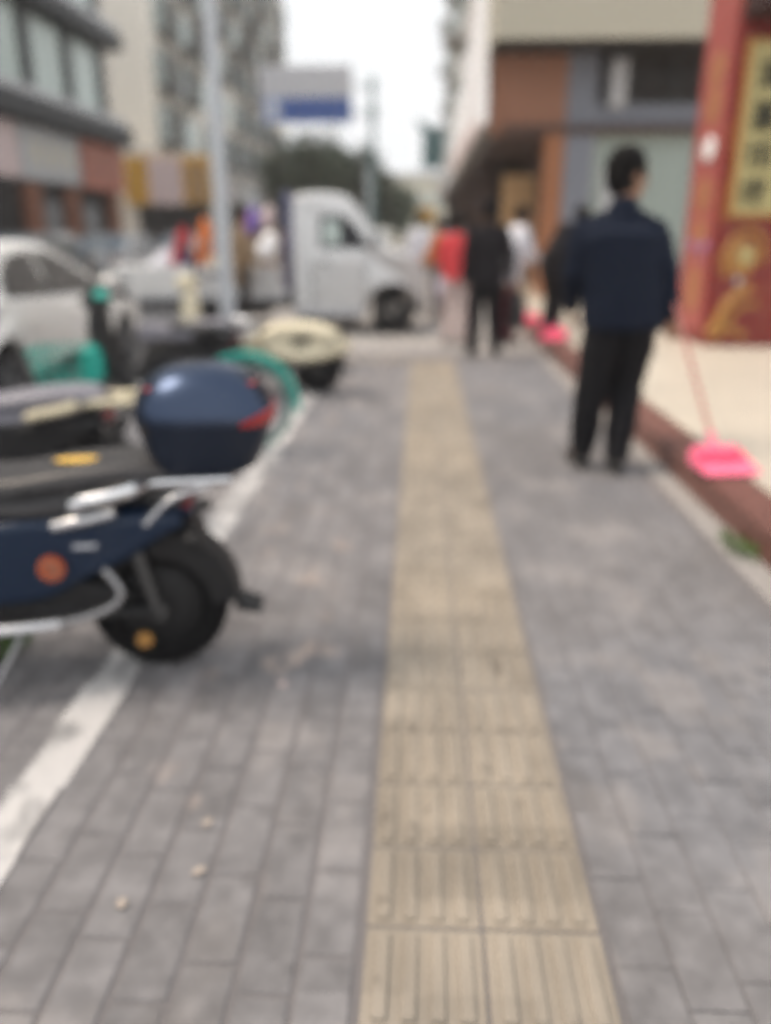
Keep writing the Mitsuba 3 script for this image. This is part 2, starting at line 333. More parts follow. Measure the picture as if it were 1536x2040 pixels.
# white parking line painted over the bricks
lm = []
for y in np.arange(-1, 9.3, 0.25):
    a, b = rng.normal(0, .004, 2)
    lm.append(box(-1.035 + a, -0.905 + b, y, y + 0.249, -0.006, 0.0035))
struct('parking_line', lm, 'm_line', 'worn white painted line separating the parked scooters from the pavement', cat='road marking')
struct('parking_line', box(-13 + 9.2, -13 + 9.32, -5, 9, -0.121, -0.116), 'm_line', 'white line on the asphalt under the white car', cat='road marking')

# weeds
def weed(n, spread, h, seed):
    r = np.random.default_rng(seed); out = []
    for _ in range(n):
        a = r.uniform(0, 2 * np.pi); d = np.array([math.cos(a), math.sin(a), 0]); b = d * r.uniform(0, spread) * [0.6, 1.6, 0]
        L = h * r.uniform(.5, 1); side = np.cross(d, [0, 0, 1]) * 0.006
        p = [b - side, b + side, b + d * L * .4 + [0, 0, L * .7], b + d * L + [0, 0, L * .75]]
        out.append(trimesh.Trimesh(p, [[0, 1, 2], [1, 3, 2]], process=False))
    return trimesh.util.concatenate(out)
single('weed', weed(45, .10, .075, 3), 'm_weed', 'small green weed growing at the foot of the red step', 'weed', smooth=False, T=TR(1.45, 3.52, 0.004), kind='stuff')
single('weed', weed(50, .10, .09, 4), 'm_weed', 'small green weed in the bricks beneath the blue scooter, at the left edge', 'weed', smooth=False, T=TR(-1.42, 2.42, 0.0), kind='stuff')
for i, (x, y, lab) in enumerate([(-0.42, 2.28, 'small pale pinkish leaf scrap on the bricks nearest the blue scooter wheel'), (-0.48, 1.47, 'small pale leaf scrap on the bricks low in the picture, middle of three'),
                                 (-0.50, 1.63, 'small pale leaf scrap on the bricks, farthest of the three low in the picture'), (-0.62, 1.37, 'small pale leaf scrap on the bricks, leftmost and nearest of three')]):
    s = sup(.016, .011, 0.002, e=2, n=10); s[:, 2] += rng.uniform(0, .006, 10)
    t = s.copy(); t[:, 2] += 0.0015
    single('leaf_scrap', loft([s, t]), ['m_pinktrouser', 'm_scrap', 'm_scrap', 'm_scrap'][i], lab, 'leaf', smooth=False, T=TR(x, y, 0.0, 40 * i))

# ---------------------------------------------------------------- scooter
def scooter(label, T, body, seat, rimm='m_alloy', rail='m_chrome', shield=None, zs=0.66, topbox=False, big=False):
    shield = shield or body
    t = thing('motor_scooter', label, 'motor scooter', T)
    # wheels: x forward, rear axle at x = 0
    for x, nm in ((0, 'rear_wheel'), (1.24, 'front_wheel')):
        w = obj(nm, tyre((x, 0, .222), .222, .10, .09), 'm_rubber', t)
        obj('rim', rim((x, 0, .222), .142, .05, 5, .055), rimm, w)
        obj('brake_disc', disc((x, -.055, .222), .08, .004), 'm_steel', w)
        if x == 0: obj('hub_motor', revolve([(0, -.045), (.09, -.045), (.118, -.03), (.118, .03), (.09, .045), (0, .045)], 40, 'y', (0, 0, .222)), 'm_plastic', w)
    # body shell and skirts
    obj('side_panel', slab(spline([(-.10, .52), (.05, .42), (.20, .35), (.34, .285), (.62, .275), (.70, .36), (.66, .48), (.40, .555), (.10, .565), (-.12, .56)], 5, True), lambda x, z: .135 + .03 * np.clip((z - .2) * 2, 0, 1) - .09 * np.clip(-(x - .1), 0, 1), .035), body, t)
    sz = zs
    se = obj('seat', slab(spline([(-.07, sz - .07), (.2, sz - .15), (.45, sz - .16), (.68, sz - .16), (.72, sz - .08), (.66, sz - .01), (.42, sz - .03), (.2, sz + .0), (-.02, sz + .01), (-.09, sz - .02)], 5, True), lambda x, z: .15 - .055 * np.clip((x - .35) / .35, 0, 1) - .03 * np.clip(-(x - .1) * 4, 0, 1), .04, 4), seat, t)
    obj('floorboard', slab([(.62, .20), (1.02, .22), (1.02, .29), (.62, .285)], .15, .02), 'm_plastic', t)
    for s in (-1, 1):
        obj('footrest', tube(spline([(.28, .16 * s, .225), (.42, .20 * s, .23), (.72, .205 * s, .23), (.9, .19 * s, .235)], 6), .017), 'm_silver', t)
    obj('leg_shield', slab(spline([(.96, .24), (1.06, .26), (1.10, .45), (1.13, .70), (1.10, .90), (1.04, .93), (1.03, .80), (1.02, .60), (.97, .38)], 5, True), lambda x, z: .17 - .06 * np.clip((z - .6) / .3, 0, 1), .02), shield, t)
    obj('front_fork', [tube([(1.24, .055 * s, .215), (1.15, .055 * s, .55), (1.08, .03 * s, .82)], .018) for s in (-1, 1)], 'm_alloy', t)
    obj('front_mudguard', arc_band((1.24, 0, .215), .228, .242, 25, 165, .13), body, t)
    h = obj('handlebar', tube(spline([(.90, -.34, 1.0), (.98, -.24, 1.02), (1.04, -.08, .96), (1.04, .08, .96), (.98, .24, 1.02), (.90, .34, 1.0)], 6), .012), 'm_chrome', t)
    for s in (-1, 1):
        obj('grip', tube([(.885, .36 * s, .995), (.965, .25 * s, 1.02)], .018), 'm_rubber', h)
        mm = obj('mirror', slab(sup(.045, .06, 0, e=2.5)[:, :2], .012, .006), 'm_plastic', t) if False else obj('mirror', [tube([(.97, .24 * s, 1.02), (1.0, .30 * s, 1.2)], .006), tri(ell((1.0, .32 * s, 1.24), (.022, .065, .045)))], 'm_plastic', t)
        obj('mirror_glass', tri(ell((.985, .32 * s, 1.24), (.012, .055, .037))), 'm_mirrorglass', mm)
    hl = obj('headlight_cowl', tri(chain([((1.08, -.09, .95), (.07, .05, .07)), ((1.10, .09, .95), (.07, .05, .07))])), body, t)
    obj('headlight', tri(ell((1.15, 0, .95), (.04, .07, .045))), 'm_lampglass', t)
    # rear: mudguard, shock absorbers, swing arm, rails, lamps
    mg = obj('rear_mudguard', arc_band((0, 0, .222), .17, .262, 32, 178, .14), 'm_plastic', t)
    obj('mudguard_flap', slab([(-.24, .20), (-.255, .225), (-.33, .195), (-.325, .18)], .06, .006), 'm_plastic', mg)
    for s in (-1, 1):
        obj('shock_absorber', tube([(0.0, .085 * s, .23), (.06, .10 * s, .50)], [.016, .022]), 'm_steel', t)
        obj('swing_arm', tube(spline([(.0, .075 * s, .215), (.18, .085 * s, .225), (.36, .10 * s, .25)], 4), .022), 'm_plastic', t)
        obj('crash_bar', tube(spline([(.13, .16 * s, .40), (.085, .17 * s, .33), (.11, .175 * s, .285), (.19, .17 * s, .25), (.28, .16 * s, .225)], 6), .012), 'm_alloy', t)
        obj('grab_rail', tube(spline([(.20, .165 * s, sz - .10), (.16, .185 * s, sz - .085), (.05, .18 * s, sz - .065), (.0, .13 * s, sz - .055)], 6), .021), rail, t)
        obj('tail_trim', tube(spline([(.26, .155 * s, sz - .165), (.18, .172 * s, sz - .145), (.08, .165 * s, sz - .125)], 5), .016), 'm_silver' if big else 'm_plastic', t)
        obj('turn_signal', tri(hull(((-.12, .11 * s, .50), .018), ((-.14, .17 * s, .49), (.025, .03, .02)))), 'm_plastic', t)
        obj('axle_cover', disc((0, .072 * s, .215), .03, .02), 'm_steel', t)
    obj('rear_rack', [tube([(-.02, .12 * s, sz - .05), (-.26, .11 * s, sz - .048)], .017) for s in (-1, 1)] + [tube([(x, -.1, sz - .05), (x, .1, sz - .05)], .012) for x in (-.08, -.17, -.26)], rail, t)
    if big:
        for s in (-1, 1): obj('rack_brace', tube(spline([(-.20, .11 * s, sz - .065), (-.08, .13 * s, sz - .10), (.0, .14 * s, .53)], 6), .010), 'm_silver', t)
    obj('tail_light', tri(hull(((-.11, -.06, .545), (.02, .03, .025)), ((-.11, .06, .545), (.02, .03, .025)))), 'm_red', t)
    obj('plate_bracket', slab([(-.12, .54), (-.17, .40), (-.16, .39), (-.10, .50)], .075, .004), 'm_plastic', t)
    obj('belly', slab([(.05, .28), (.3, .17), (.62, .17), (.66, .26), (.35, .38)], .10, .02), 'm_plastic', t)
    obj('stand', tube([(.42, .10, .16), (.50, .20, .012)], .011), 'm_alloy', t)
    if topbox:
        b = thing('top_box', 'dark blue glossy rounded top box with red reflectors behind the blue scooter seat', 'top box', T)
        c = -.185; z0 = zs - .03
        lower = [sup(.13, .125, z0, c, 0, 3), sup(.15, .145, z0 + .012, c, 0, 3), sup(.180, .168, z0 + .07, c, 0, 2.8), sup(.202, .187, z0 + .145, c, 0, 2.6), sup(.206, .191, z0 + .157, c, 0, 2.55)]
        obj('base_shell', loft(lower), 'm_bluedark', b)
        lid = [sup(.207, .192, z0 + .158, c, 0, 2.5)]
        for q in np.linspace(0.08, 1.0, 14):
            a = q * np.pi / 2; k = math.cos(a) ** 0.75
            lid.append(sup(.209 * k + 1e-3, .194 * k + 1e-3, z0 + .158 + .165 * math.sin(a) ** 1.1, c + .012 * q, 0, 2.5 - .4 * q))
        obj('lid', loft(lid), 'm_bluebox', b, 50)
        def refl(a0, a1, zl, zh, k):
            rg = []
            for q in np.linspace(0, 1, 14):
                th = math.radians(a0 + (a1 - a0) * q); tt = math.sin(math.pi * min(max(q, .04), .96)) ** .5
                cx, sy = math.cos(th), math.sin(th); x = c + .209 * np.sign(cx) * abs(cx) ** .8; y = .194 * np.sign(sy) * abs(sy) ** .8
                nrm = np.array([cx, sy, 0]); zm, hh = (zl + zh) / 2 + (.02 * q), (zh - zl) / 2 * tt
                ctr = np.array([x, y, zm]) * [k, k, 1] + [c * (1 - k), 0, 0]
                rg.append(np.array([ctr - nrm * .012 + [0, 0, hh], ctr + nrm * .006 + [0, 0, hh * .9], ctr + nrm * .006 - [0, 0, hh * .9], ctr - nrm * .012 - [0, 0, hh]]))
            return loft(rg)
        obj('reflector', refl(118, 182, z0 + .140, z0 + .178, 1.0), 'm_red', b)
        obj('reflector', refl(242, 182, z0 + .140, z0 + .178, 1.0), 'm_red', b)
        obj('lid_reflector', tri(hull(((c - .13, .08, z0 + .262), (.03, .012, .008)), ((c - .15, -.02, z0 + .260), (.015, .02, .008)))), 'm_red', b)
        obj('lid_reflector', tri(hull(((c + .14, .10, z0 + .255), (.02, .02, .008)), ((c + .17, .0, z0 + .24), (.012, .02, .008)))), 'm_red', b)
    return t, se
mat('m_stickorange', (0.40, 0.085, 0.03), 0.5)
mat('m_bluedark', (0.012, 0.022, 0.046), 0.4, metal=0.6, coat=.5)
T1 = TR(-.835, 2.43, 0, 188)
s1, s1seat = scooter('dark blue scooter nearest the viewer with a yellow sticker on its seat', T1, 'm_blue', 'm_seat', 'm_plastic', zs=.705, topbox=True, big=True)
obj('fork_sticker', disc((.05, .074, .115), .026, .008), 'm_gold', s1, label='small yellow sticker low on the rear wheel')
obj('seat_sticker', tri(ell((.20, .02, .707), (.075, .038, .004))), 'm_stickeryel', s1, label='round yellow sticker on the seat')
obj('side_sticker', disc((.28, .1645, .41), .040, .012, 'y'), 'm_stickorange', s1, label='round orange sticker on the side panel')
obj('sticker_mark', [tube([(.28 + .022 * math.cos(a), .1715, .41 + .022 * math.sin(a)) for a in np.linspace(.4, 5.2, 14)], .004, 6), tube([(.268, .1715, .40), (.28, .1715, .422), (.292, .1715, .40)], .004, 6)], 'm_terra', s1)
obj('side_badge', box(.14, .21, .160, .169, .47, .485, .002), 'm_label', s1)
s2, _ = scooter('black scooter parked just behind the blue scooter, its long seat reaching the left edge', TR(-1.56, 3.72, 0, 188), 'm_black', 'm_greyseat', rail='m_cream', zs=.68)
s3, _ = scooter('black scooter with a wide grey seat in front of the lamp post', TR(-1.60, 6.65, 0, 184, 0, .9), 'm_plastic', 'm_greyseat', rail='m_plastic', zs=.77)
s4, _ = scooter('cream coloured scooter at the far end of the row, closest to the white truck', TR(-.91, 7.3, 0, 183), 'm_creampaint', 'm_plastic', 'm_plastic', rail='m_plastic', zs=.57)
s5, _ = scooter('all black scooter between the grey seated one and the cream one', TR(-1.66, 7.05, 0, 185, 0, .95), 'm_plastic', 'm_seat', 'm_plastic', rail='m_plastic', zs=.70)
# cream tail bulge of the far scooter, blue bag on its floor
obj('tail_cover', slab(spline([(-.28, .37), (0, .30), (.25, .30), (.42, .36), (.48, .48), (.42, .585), (.16, .62), (-.10, .58), (-.28, .47)], 5, True), lambda x, z: .20 - .10 * np.clip(-(x) * 3, 0, 1) + .02 * np.clip((.55 - z) * 4, 0, 1), .06, 4), 'm_creampaint', s4)
obj('seat_cover', slab(spline([(.52, .42), (.66, .42), (.78, .58), (.72, .66), (.60, .64), (.52, .54)], 5, True), .13, .03), 'm_signwhite', s4)
single('blue_bag', soft(hull(((0, 0, .05), (.05, .07, .04)), ((0, 0, .16), (.045, .06, .05))), .02, 4), 'm_bluebag', 'small bright blue bag standing on the floor of the cream scooter', 'bag', T=TR(-1.60, 7.56, .42))

# ---------------------------------------------------------------- teal shared bicycle
def bicycle():
    t = thing('shared_bicycle', 'teal shared bicycle with a wire front basket, standing between the scooters', 'bicycle', TR(-1.12, 5.25, 0, 186))
    R = .30
    for x, nm in ((0, 'rear_wheel'), (1.04, 'front_wheel')):
        w = obj(nm, tyre((x, 0, R), R, .036, .036), 'm_tealdark' if x == 0 else 'm_rubber', t)
        obj('rim', revolve([(R - .045, -.012), (R - .03, -.012), (R - .03, .012), (R - .045, .012), (R - .045, -.012)], 48, 'y', (x, 0, R)), 'm_alloy', w)
        obj('spokes', [tube([(x, .02 * (-1) ** k, R), (x + (R - .04) * math.cos(a), 0, R + (R - .04) * math.sin(a))], .0012, 4) for k, a in enumerate(np.linspace(0, 2 * np.pi, 19)[:-1])] + [disc((x, 0, R), .025, .07)], 'm_alloy', w, kind='stuff')
    obj('rear_mudguard', arc_band((0, 0, R), R + .012, R + .045, 35, 188, .07), 'm_teal', t)
    obj('front_mudguard', arc_band((1.04, 0, R), R + .012, R + .022, 20, 160, .055), 'm_plastic', t)
    obj('frame', [tube(spline([(.90, 0, .74), (.80, 0, .52), (.62, 0, .34), (.42, 0, .30)], 5), .028), tube([(.42, 0, .28), (.30, 0, .72)], .02), tube([(0, .06, R), (.42, .04, .29)], .012), tube([(0, -.06, R), (.42, -.04, .29)], .012),
                  tube([(0, .06, R), (.33, .02, .60)], .009), tube([(0, -.06, R), (.33, -.02, .60)], .009)], 'm_plastic', t)
    obj('fork', [tube([(1.04, .05 * s, R), (.93, .04 * s, .66), (.90, 0, .74)], .012) for s in (-1, 1)], 'm_plastic', t)
    obj('chain_case', slab(spline([(-.06, R), (0, R + .07), (.40, .36), (.50, .28), (.42, .21), (0, R - .07)], 4, True), .012, .004, 2, -.06), 'm_plastic', t)
    obj('saddle', soft(hull(((.20, 0, .79), (.09, .08, .025)), ((.40, 0, .80), (.06, .025, .02))), .02, 4), 'm_black', t)
    obj('handlebar', tube(spline([(.74, -.28, .96), (.84, -.22, .98), (.88, 0, .95), (.84, .22, .98), (.74, .28, .96)], 6), .011), 'm_plastic', t)
    obj('stem', tube([(.90, 0, .72), (.88, 0, .96)], .016), 'm_plastic', t)
    for s in (-1, 1): obj('grip', tube([(.73, .29 * s, .957), (.84, .22 * s, .98)], .017), 'm_rubber', t)
    obj('bell', tri(ell((.80, .20, 1.0), (.05, .05, .045))), 'm_teal', t)
    b = obj('basket', [tube(np.vstack([q, q[:1]]), .007, 6) for q in (sup(.17 + .02 * k, .14 + .02 * k, .46 + .105 * k, 1.10, 0, 5, 24) for k in range(3))], 'm_teal', t)
    wires = []
    for q0, q1 in zip(sup(.17, .14, .46, 1.10, 0, 5, 36), sup(.21, .18, .67, 1.10, 0, 5, 36)): wires.append(tube([q0, q1], .003, 5))
    for k in np.linspace(-.12, .12, 7): wires.append(tube([(.94, k, .46), (1.26, k, .46)], .003, 5))
    obj('basket_wires', wires, 'm_teal', t, kind='stuff')
    obj('basket_panel', slab(spline([(.88, .49), (.96, .46), (1.00, .52), (.98, .66), (.93, .70), (.88, .64)], 5, True), .135, .03), 'm_teal', t)
    obj('stand', tube([(.05, .06, .2), (.12, .16, .01)], .01), 'm_alloy', t)
bicycle()

# ---------------------------------------------------------------- car
def arch_profile(top, wheels, z0, r, x_end):
    """closed (x, z) outline: upper points, then the underside from front to back with round wheel arches"""
    pts = list(top)
    for cx in sorted(wheels, reverse=True):
        zc = .31; a0 = math.asin(max(-1, min(1, (z0 - zc) / r)))
        for a in np.linspace(a0, math.pi - a0, 13): pts.append((cx + r * math.cos(a), zc + r * math.sin(a)))
    return pts
def car(label, T, paint, group=None, detail=True, glass='m_carglass'):
    t = thing('parked_car', label, 'car', T, group)
    top = list(spline([(.03, .24), (0.0, .55), (.05, .90), (.18, .99), (.55, 1.03), (1.3, 1.0), (2.4, .96), (3.3, .95), (3.9, .86), (4.35, .70), (4.5, .48), (4.47, .24)], 4))
    prof = arch_profile(top, (.95, 3.60), .24, .345, 4.5)
    hw = lambda x, z: .885 - .10 * np.clip((.8 - x) / .8, 0, 1) ** 2 - .16 * np.clip((x - 3.6) / .9, 0, 1) ** 2 - .05 * np.clip((.55 - z) / .3, 0, 1) - .05 * np.clip((z - .75) / .25, 0, 1)
    obj('body', slab(prof, hw, .07, 4), paint, t, 45)
    gh = spline([(.50, .96), (.82, 1.14), (1.15, 1.335), (1.45, 1.415), (1.85, 1.44), (2.25, 1.415), (2.55, 1.33), (2.9, 1.16), (3.35, .92)], 5)
    gw = lambda x, z: .845 - .42 * np.clip(z - .93, 0, 1) - .10 * np.clip((1.2 - x) / .8, 0, 1)
    obj('roof', slab(list(gh) + [(3.3, .88), (.55, .9)], gw, .06, 4), paint, t, 45)
    def side(poly, s, dy=.006):
        p = np.asarray(poly, float); y = gw(p[:, 0], p[:, 1]) + dy
        q = np.stack([p[:, 0], s * y, p[:, 1]], -1); q2 = q - [0, s * .03, 0]
        from mapbox_earcut import triangulate_float64
        n = len(p); f = triangulate_float64(p, np.array([n], dtype=np.uint32)).reshape(-1, 3).astype(int); fc = list(f) + list(f[:, ::-1] + n)
        for j in range(n): fc += [[j, (j + 1) % n, n + (j + 1) % n], [j, n + (j + 1) % n, n + j]]
        m = trimesh.Trimesh(np.vstack([q, q2]), fc, process=False); trimesh.repair.fix_normals(m); return m
    for s in (-1, 1):
        obj('rear_side_window', side([(1.16, .985), (1.28, 1.20), (1.46, 1.315), (1.88, 1.355), (1.90, .97)], s), glass, t, False)
        obj('front_side_window', side([(1.97, .967), (1.95, 1.355), (2.2, 1.34), (2.48, 1.265), (2.78, 1.12), (3.06, .955)], s), glass, t, False)
        mm = obj('mirror', tri(hull(((3.02, .89 * s, .995), (.09, .07, .08)), ((2.98, 1.02 * s, 1.0), (.08, .06, .085)))), paint, t)
        obj('mirror_foot', tube([(3.02, .80 * s, .93), (3.0, .90 * s, .97)], .025), 'm_plastic', mm)
        if detail:
            for x0, x1, nm in ((1.22, 2.0, 'rear_door'), (2.02, 3.12, 'front_door')):
                d = obj(nm, plate([(x0, .838 * s, .36), (x1, .838 * s, .36), (x1, .872 * s, .62), (x0, .872 * s, .62)], .0 + .004) if False else
                        trimesh.util.concatenate([plate([(x0, .858 * s, .40), (x1, .858 * s, .40), (x1, .889 * s, .60), (x0, .889 * s, .60)], .004 * s), plate([(x0, .889 * s, .60), (x1, .889 * s, .60), (x1, .889 * s, .76), (x0, .889 * s, .76)], .004 * s)]), paint, t, False)
                obj('door_handle', tri(hull(((x0 + .10, .90 * s, .80), .015), ((x0 + .25, .90 * s, .80), .015))), paint, d)
            obj('sill', box(1.32, 3.22, .80 * s - .02, .80 * s + .02, .20, .28, .01), 'm_plastic', t)
        obj('headlight', tri(hull(((4.30, .55 * s, .62), (.08, .10, .05)), ((4.12, .70 * s, .68), (.08, .05, .05)))), 'm_lampglass', t)
        obj('tail_lamp', tri(hull(((.06, .50 * s, .80), (.05, .10, .06)), ((.12, .72 * s, .82), (.10, .06, .06)))), 'm_red', t)
    W = lambda x, z: float(gw(np.array([x]), np.array([z]))[0]) - .07
    a, b = (.62, 1.045), (1.20, 1.365)
    obj('rear_window', plate([(a[0] - .012, -W(*a), a[1] + .012), (a[0] - .012, W(*a), a[1] + .012), (b[0] - .012, W(*b), b[1] + .012), (b[0] - .012, -W(*b), b[1] + .012)], .006), 'm_backglass', t, False)
    a, b = (3.20, 1.01), (2.45, 1.375)
    obj('windscreen', plate([(a[0] + .012, W(*a), a[1] + .014), (a[0] + .012, -W(*a), a[1] + .014), (b[0] + .012, -W(*b), b[1] + .014), (b[0] + .012, W(*b), b[1] + .014)], .006), glass, t, False)
    for x in (.95, 3.60):
        for s in (-1, 1):
            w = obj('wheel', tyre((x, .77 * s, .315), .315, .20, .11), 'm_rubber', t)
            obj('rim', rim((x, .80 * s, .315), .215, .14, 7, .05, .024), 'm_alloy', w)
    obj('rear_plate', box(-.012, .02, -.22, .22, .60, .72, .004), 'm_bluebag', t)
    obj('bumper', box(-.03, .12, -.72, .72, .30, .50, .03), paint, t)
    return t
car('white sedan at the left edge, parked on the street beside the scooters', TR(-4.22, 5.62, -.12, 90) @ np.diag([1.04, 1.04, .98, 1]), 'm_carpearl')
car('dark grey car on the street, nearest behind the roof of the white sedan', TR(-8.1, 15.2, -.12, 90), 'm_cargrey', detail=False)
car('silver car on the far lane, next ahead of the dark grey car', TR(-8.5, 22.0, -.12, 91), 'm_carsilver', detail=False)
car('silver car on the street behind the red and orange bags', TR(-8.0, 27.5, -.12, 89), 'm_carsilver', detail=False)
car('white car across the street in front of the near building pillars', TR(-11.3, 24.0, -.12, 90), 'm_carwhite', detail=False)
car('grey car across the street in front of the annex', TR(-11.2, 31.0, -.12, 90), 'm_cargrey', detail=False)
car('silver car far up the street behind the lamp post', TR(-6.6, 36.0, -.12, 90), 'm_carsilver', detail=False)
car('white car far up the street, right of the truck cab', TR(-1.6, 24.0, 0, 92), 'm_carwhite', detail=False)
car('silver car far up the street, behind the truck bonnet', TR(-2.3, 32.0, 0, 90), 'm_carsilver', detail=False)

# ---------------------------------------------------------------- white mini truck, facing right
def truck():
    t = thing('mini_truck', 'white mini truck with a low drop-side bed, crossing the pavement', 'truck', TR(.03, 12.58, 0, 3))
    top = list(spline([(-1.84, .30), (-1.84, 1.0), (-1.82, 1.72), (-1.76, 1.84), (-1.45, 1.875), (-1.15, 1.85), (-.99, 1.76), (-.78, 1.47), (-.56, 1.18), (-.50, 1.14), (-.26, 1.09), (-.08, .97), (-.01, .76), (.0, .45), (-.02, .22)], 4))
    pts = top[:]
    cx, r = -.45, .375
    for a in np.linspace(-.15, math.pi + .15, 15): pts.append((cx + r * math.cos(a), .285 + r * math.sin(a)))
    pts += [(-1.0, .25)]
    hw = lambda x, z: .79 - .12 * np.clip((z - 1.0) / .9, 0, 1) - .10 * np.clip((x + .5) / .5, 0, 1) ** 2
    c = obj('cab', slab(pts, hw, .06, 4), 'm_truckwhite', t, 45)
    def side(poly, s, dy, dd=.03):
        p = np.asarray(poly, float); y = hw(p[:, 0], p[:, 1]) + dy
        q = np.stack([p[:, 0], s * y, p[:, 1]], -1); return trimesh.convex.convex_hull(np.vstack([q, q - [0, s * dd, 0]]))
    for s in (-1, 1):
        obj('side_window', side([(-1.45, 1.16), (-1.44, 1.58), (-1.13, 1.59), (-.94, 1.42), (-.77, 1.16)], s, .006), 'm_truckglass', t, False)
        obj('sunshade', side([(-1.40, 1.22), (-1.39, 1.52), (-1.20, 1.52), (-1.16, 1.22)], s, .010, .02), 'm_winglass', t, False)
        obj('window_seal', side([(-1.135, 1.18), (-1.135, 1.57), (-1.11, 1.57), (-1.11, 1.18)], s, .010, .02), 'm_dark', t, False)
        d = obj('door', trimesh.util.concatenate([side([(-1.55, .42), (-1.55, 1.0), (-.86, 1.0), (-.82, .72), (-.86, .42)], s, .004), side([(-1.55, 1.0), (-1.55, 1.15), (-.80, 1.15), (-.86, 1.0)], s, .004)]), 'm_truckwhite', t, False)
        obj('door_handle', tri(hull(((-1.45, .80 * s, .98), .016), ((-1.32, .80 * s, .98), .016))), 'm_plastic', d)
        obj('mirror', tri(hull(((-.70, .84 * s, 1.28), (.035, .05, .09)), ((-.70, .92 * s, 1.28), (.03, .04, .09)))), 'm_plastic', t)
        obj('headlight', tri(hull(((-.10, .60 * s, .80), (.09, .08, .07)), ((-.03, .48 * s, .74), (.05, .08, .06)))), 'm_lampglass', t)
        obj('wheel_arch_trim', arc_band((cx, .755 * s, .285), .365, .385, 5, 175, .09), 'm_dark', t)
        for x in (cx, -3.12):
            w = obj('wheel', tyre((x, .70 * s, .30), .30, .17, .13), 'm_rubber', t)
            obj('rim', rim((x, .72 * s, .30), .17, .12, 6, .05, .03), 'm_steel', w)
        obj('door_seam', [box(x, x + .012, .797 * s - .008, .797 * s + .006, .40, 1.0) for x in (-1.57, -.85)], 'm_dark', t, False)
        obj('sill_trim', box(-1.80, -.86, .792 * s - .012, .792 * s + .012, .25, .40, .01), 'm_signgrey', t, False)
        obj('side_step', box(-1.80, -.92, .70 * s - .05, .70 * s + .05, .17, .25, .02), 'm_plastic', t)
    a, b = (-.52, 1.18), (-.95, 1.74)
    obj('windscreen', plate([(a[0] + .016, .62, a[1] + .012), (a[0] + .016, -.62, a[1] + .012), (b[0] + .016, -.54, b[1] + .012), (b[0] + .016, .54, b[1] + .012)], .006), 'm_carglass', t, False)
    obj('bumper', box(-.06, .04, -.66, .66, .26, .46, .03), 'm_plastic', t)
    obj('grille', box(-.05, .008, -.40, .40, .54, .66, .01), 'm_black', t)
    # bed
    obj('bed_floor', box(-4.38, -1.92, -.80, .80, .52, .60, .01), 'm_signgrey', t)
    for s in (-1, 1):
        for x0, x1 in ((-4.36, -3.18), (-3.14, -1.98)):
            dp = obj('drop_side', box(x0, x1, .80 * s - .02, .80 * s + .02, .55, .93, .008), 'm_truckwhite', t)
            obj('rib', [box(x, x + .05, .822 * s - .012, .822 * s + .012, .58, .90, .005) for x in np.linspace(x0 + .1, x1 - .15, 3)] + [box(x0 + .01, x1 - .01, .822 * s - .014, .822 * s + .014, .875, .92, .005)], 'm_truckwhite', dp)
        obj('bed_rail', box(-4.4, -1.92, .80 * s - .03, .80 * s + .03, .48, .55, .01), 'm_signgrey', t)
        obj('latch', box(-3.175, -3.145, .825 * s - .02, .825 * s + .02, .56, .94, .004), 'm_plastic', t)
    obj('tailgate', box(-4.42, -4.385, -.78, .78, .55, .93, .008), 'm_truckwhite', t)
    obj('headboard', [box(-1.93, -1.885, -.76, .76, .60, 1.30, .01)] + [box(-1.93, -1.89, y - .02, y + .02, 1.3, 1.86, .005) for y in (-.74, 0, .74)] + [box(-1.93, -1.89, -.76, .76, 1.84, 1.88, .005)], 'm_boardblue', t)
    obj('chassis', [box(-4.2, -.9, y - .05, y + .05, .34, .50, .01) for y in (-.35, .35)] + [box(-3.2, -3.04, -.6, .6, .22, .34, .02)], 'm_dark', t)
    obj('fuel_tank', box(-2.62, -2.15, -.72, -.42, .26, .48, .05), 'm_dark', t)
    return t
truck()
def sack(c, r, seed, n=3): 
    r = np.array(r); m = soft(hull((c - r * [.25, 0, .3], r * [.75, 1, .7]), (np.array(c) + r * [.2, 0, .35], r * [.6, .8, .65])), .06, 6, .05, seed); return m
C = lambda *a: np.array(a, float)
single('cargo_sack', sack(C(-3.78, 12.5, .86), (.30, .3, .26), 1), 'm_whitecloth', 'white sack lying on the truck bed, leftmost of the load', 'sack')
single('cargo_bag', sack(C(-3.45, 12.35, 1.05), (.16, .2, .40), 2), 'm_bagred', 'dark red bag standing upright on the truck bed', 'bag')
single('cargo_bag', sack(C(-3.30, 12.05, .92), (.12, .12, .30), 8), 'm_bluecap', 'navy bag leaning between the red bag and the orange bag on the truck bed', 'bag')
single('cargo_bag', sack(C(-3.12, 12.35, 1.12), (.15, .2, .46), 3), 'm_bagorange', 'bright orange bag standing upright on the truck bed', 'bag')
single('cargo_carton', box(-3.02, -2.72, 12.1, 12.5, .60, 1.02, .01), 'm_cream', 'cream coloured carton on the truck bed right of the orange bag', 'carton')
single('cargo_bag', sack(C(-2.42, 12.45, 1.52), (.11, .14, .20), 5), 'm_purplebag', 'purple bag on top of the load behind the cab', 'bag')
single('cargo_bag', sack(C(-2.22, 12.6, 1.555), (.13, .13, .17), 6), 'm_signpink', 'pinkish bag on top of the load behind the cab', 'bag')
single('cargo_carton', box(-2.68, -2.30, 12.22, 12.8, .60, 1.02, .012), 'm_cardboard', 'brown cardboard carton on the truck bed, under the purple bag', 'carton')
single('cargo_carton', box(-2.28, -1.97, 12.22, 12.8, .60, .96, .012), 'm_cardboard', 'brown cardboard carton on the truck bed, closest to the cab', 'carton')
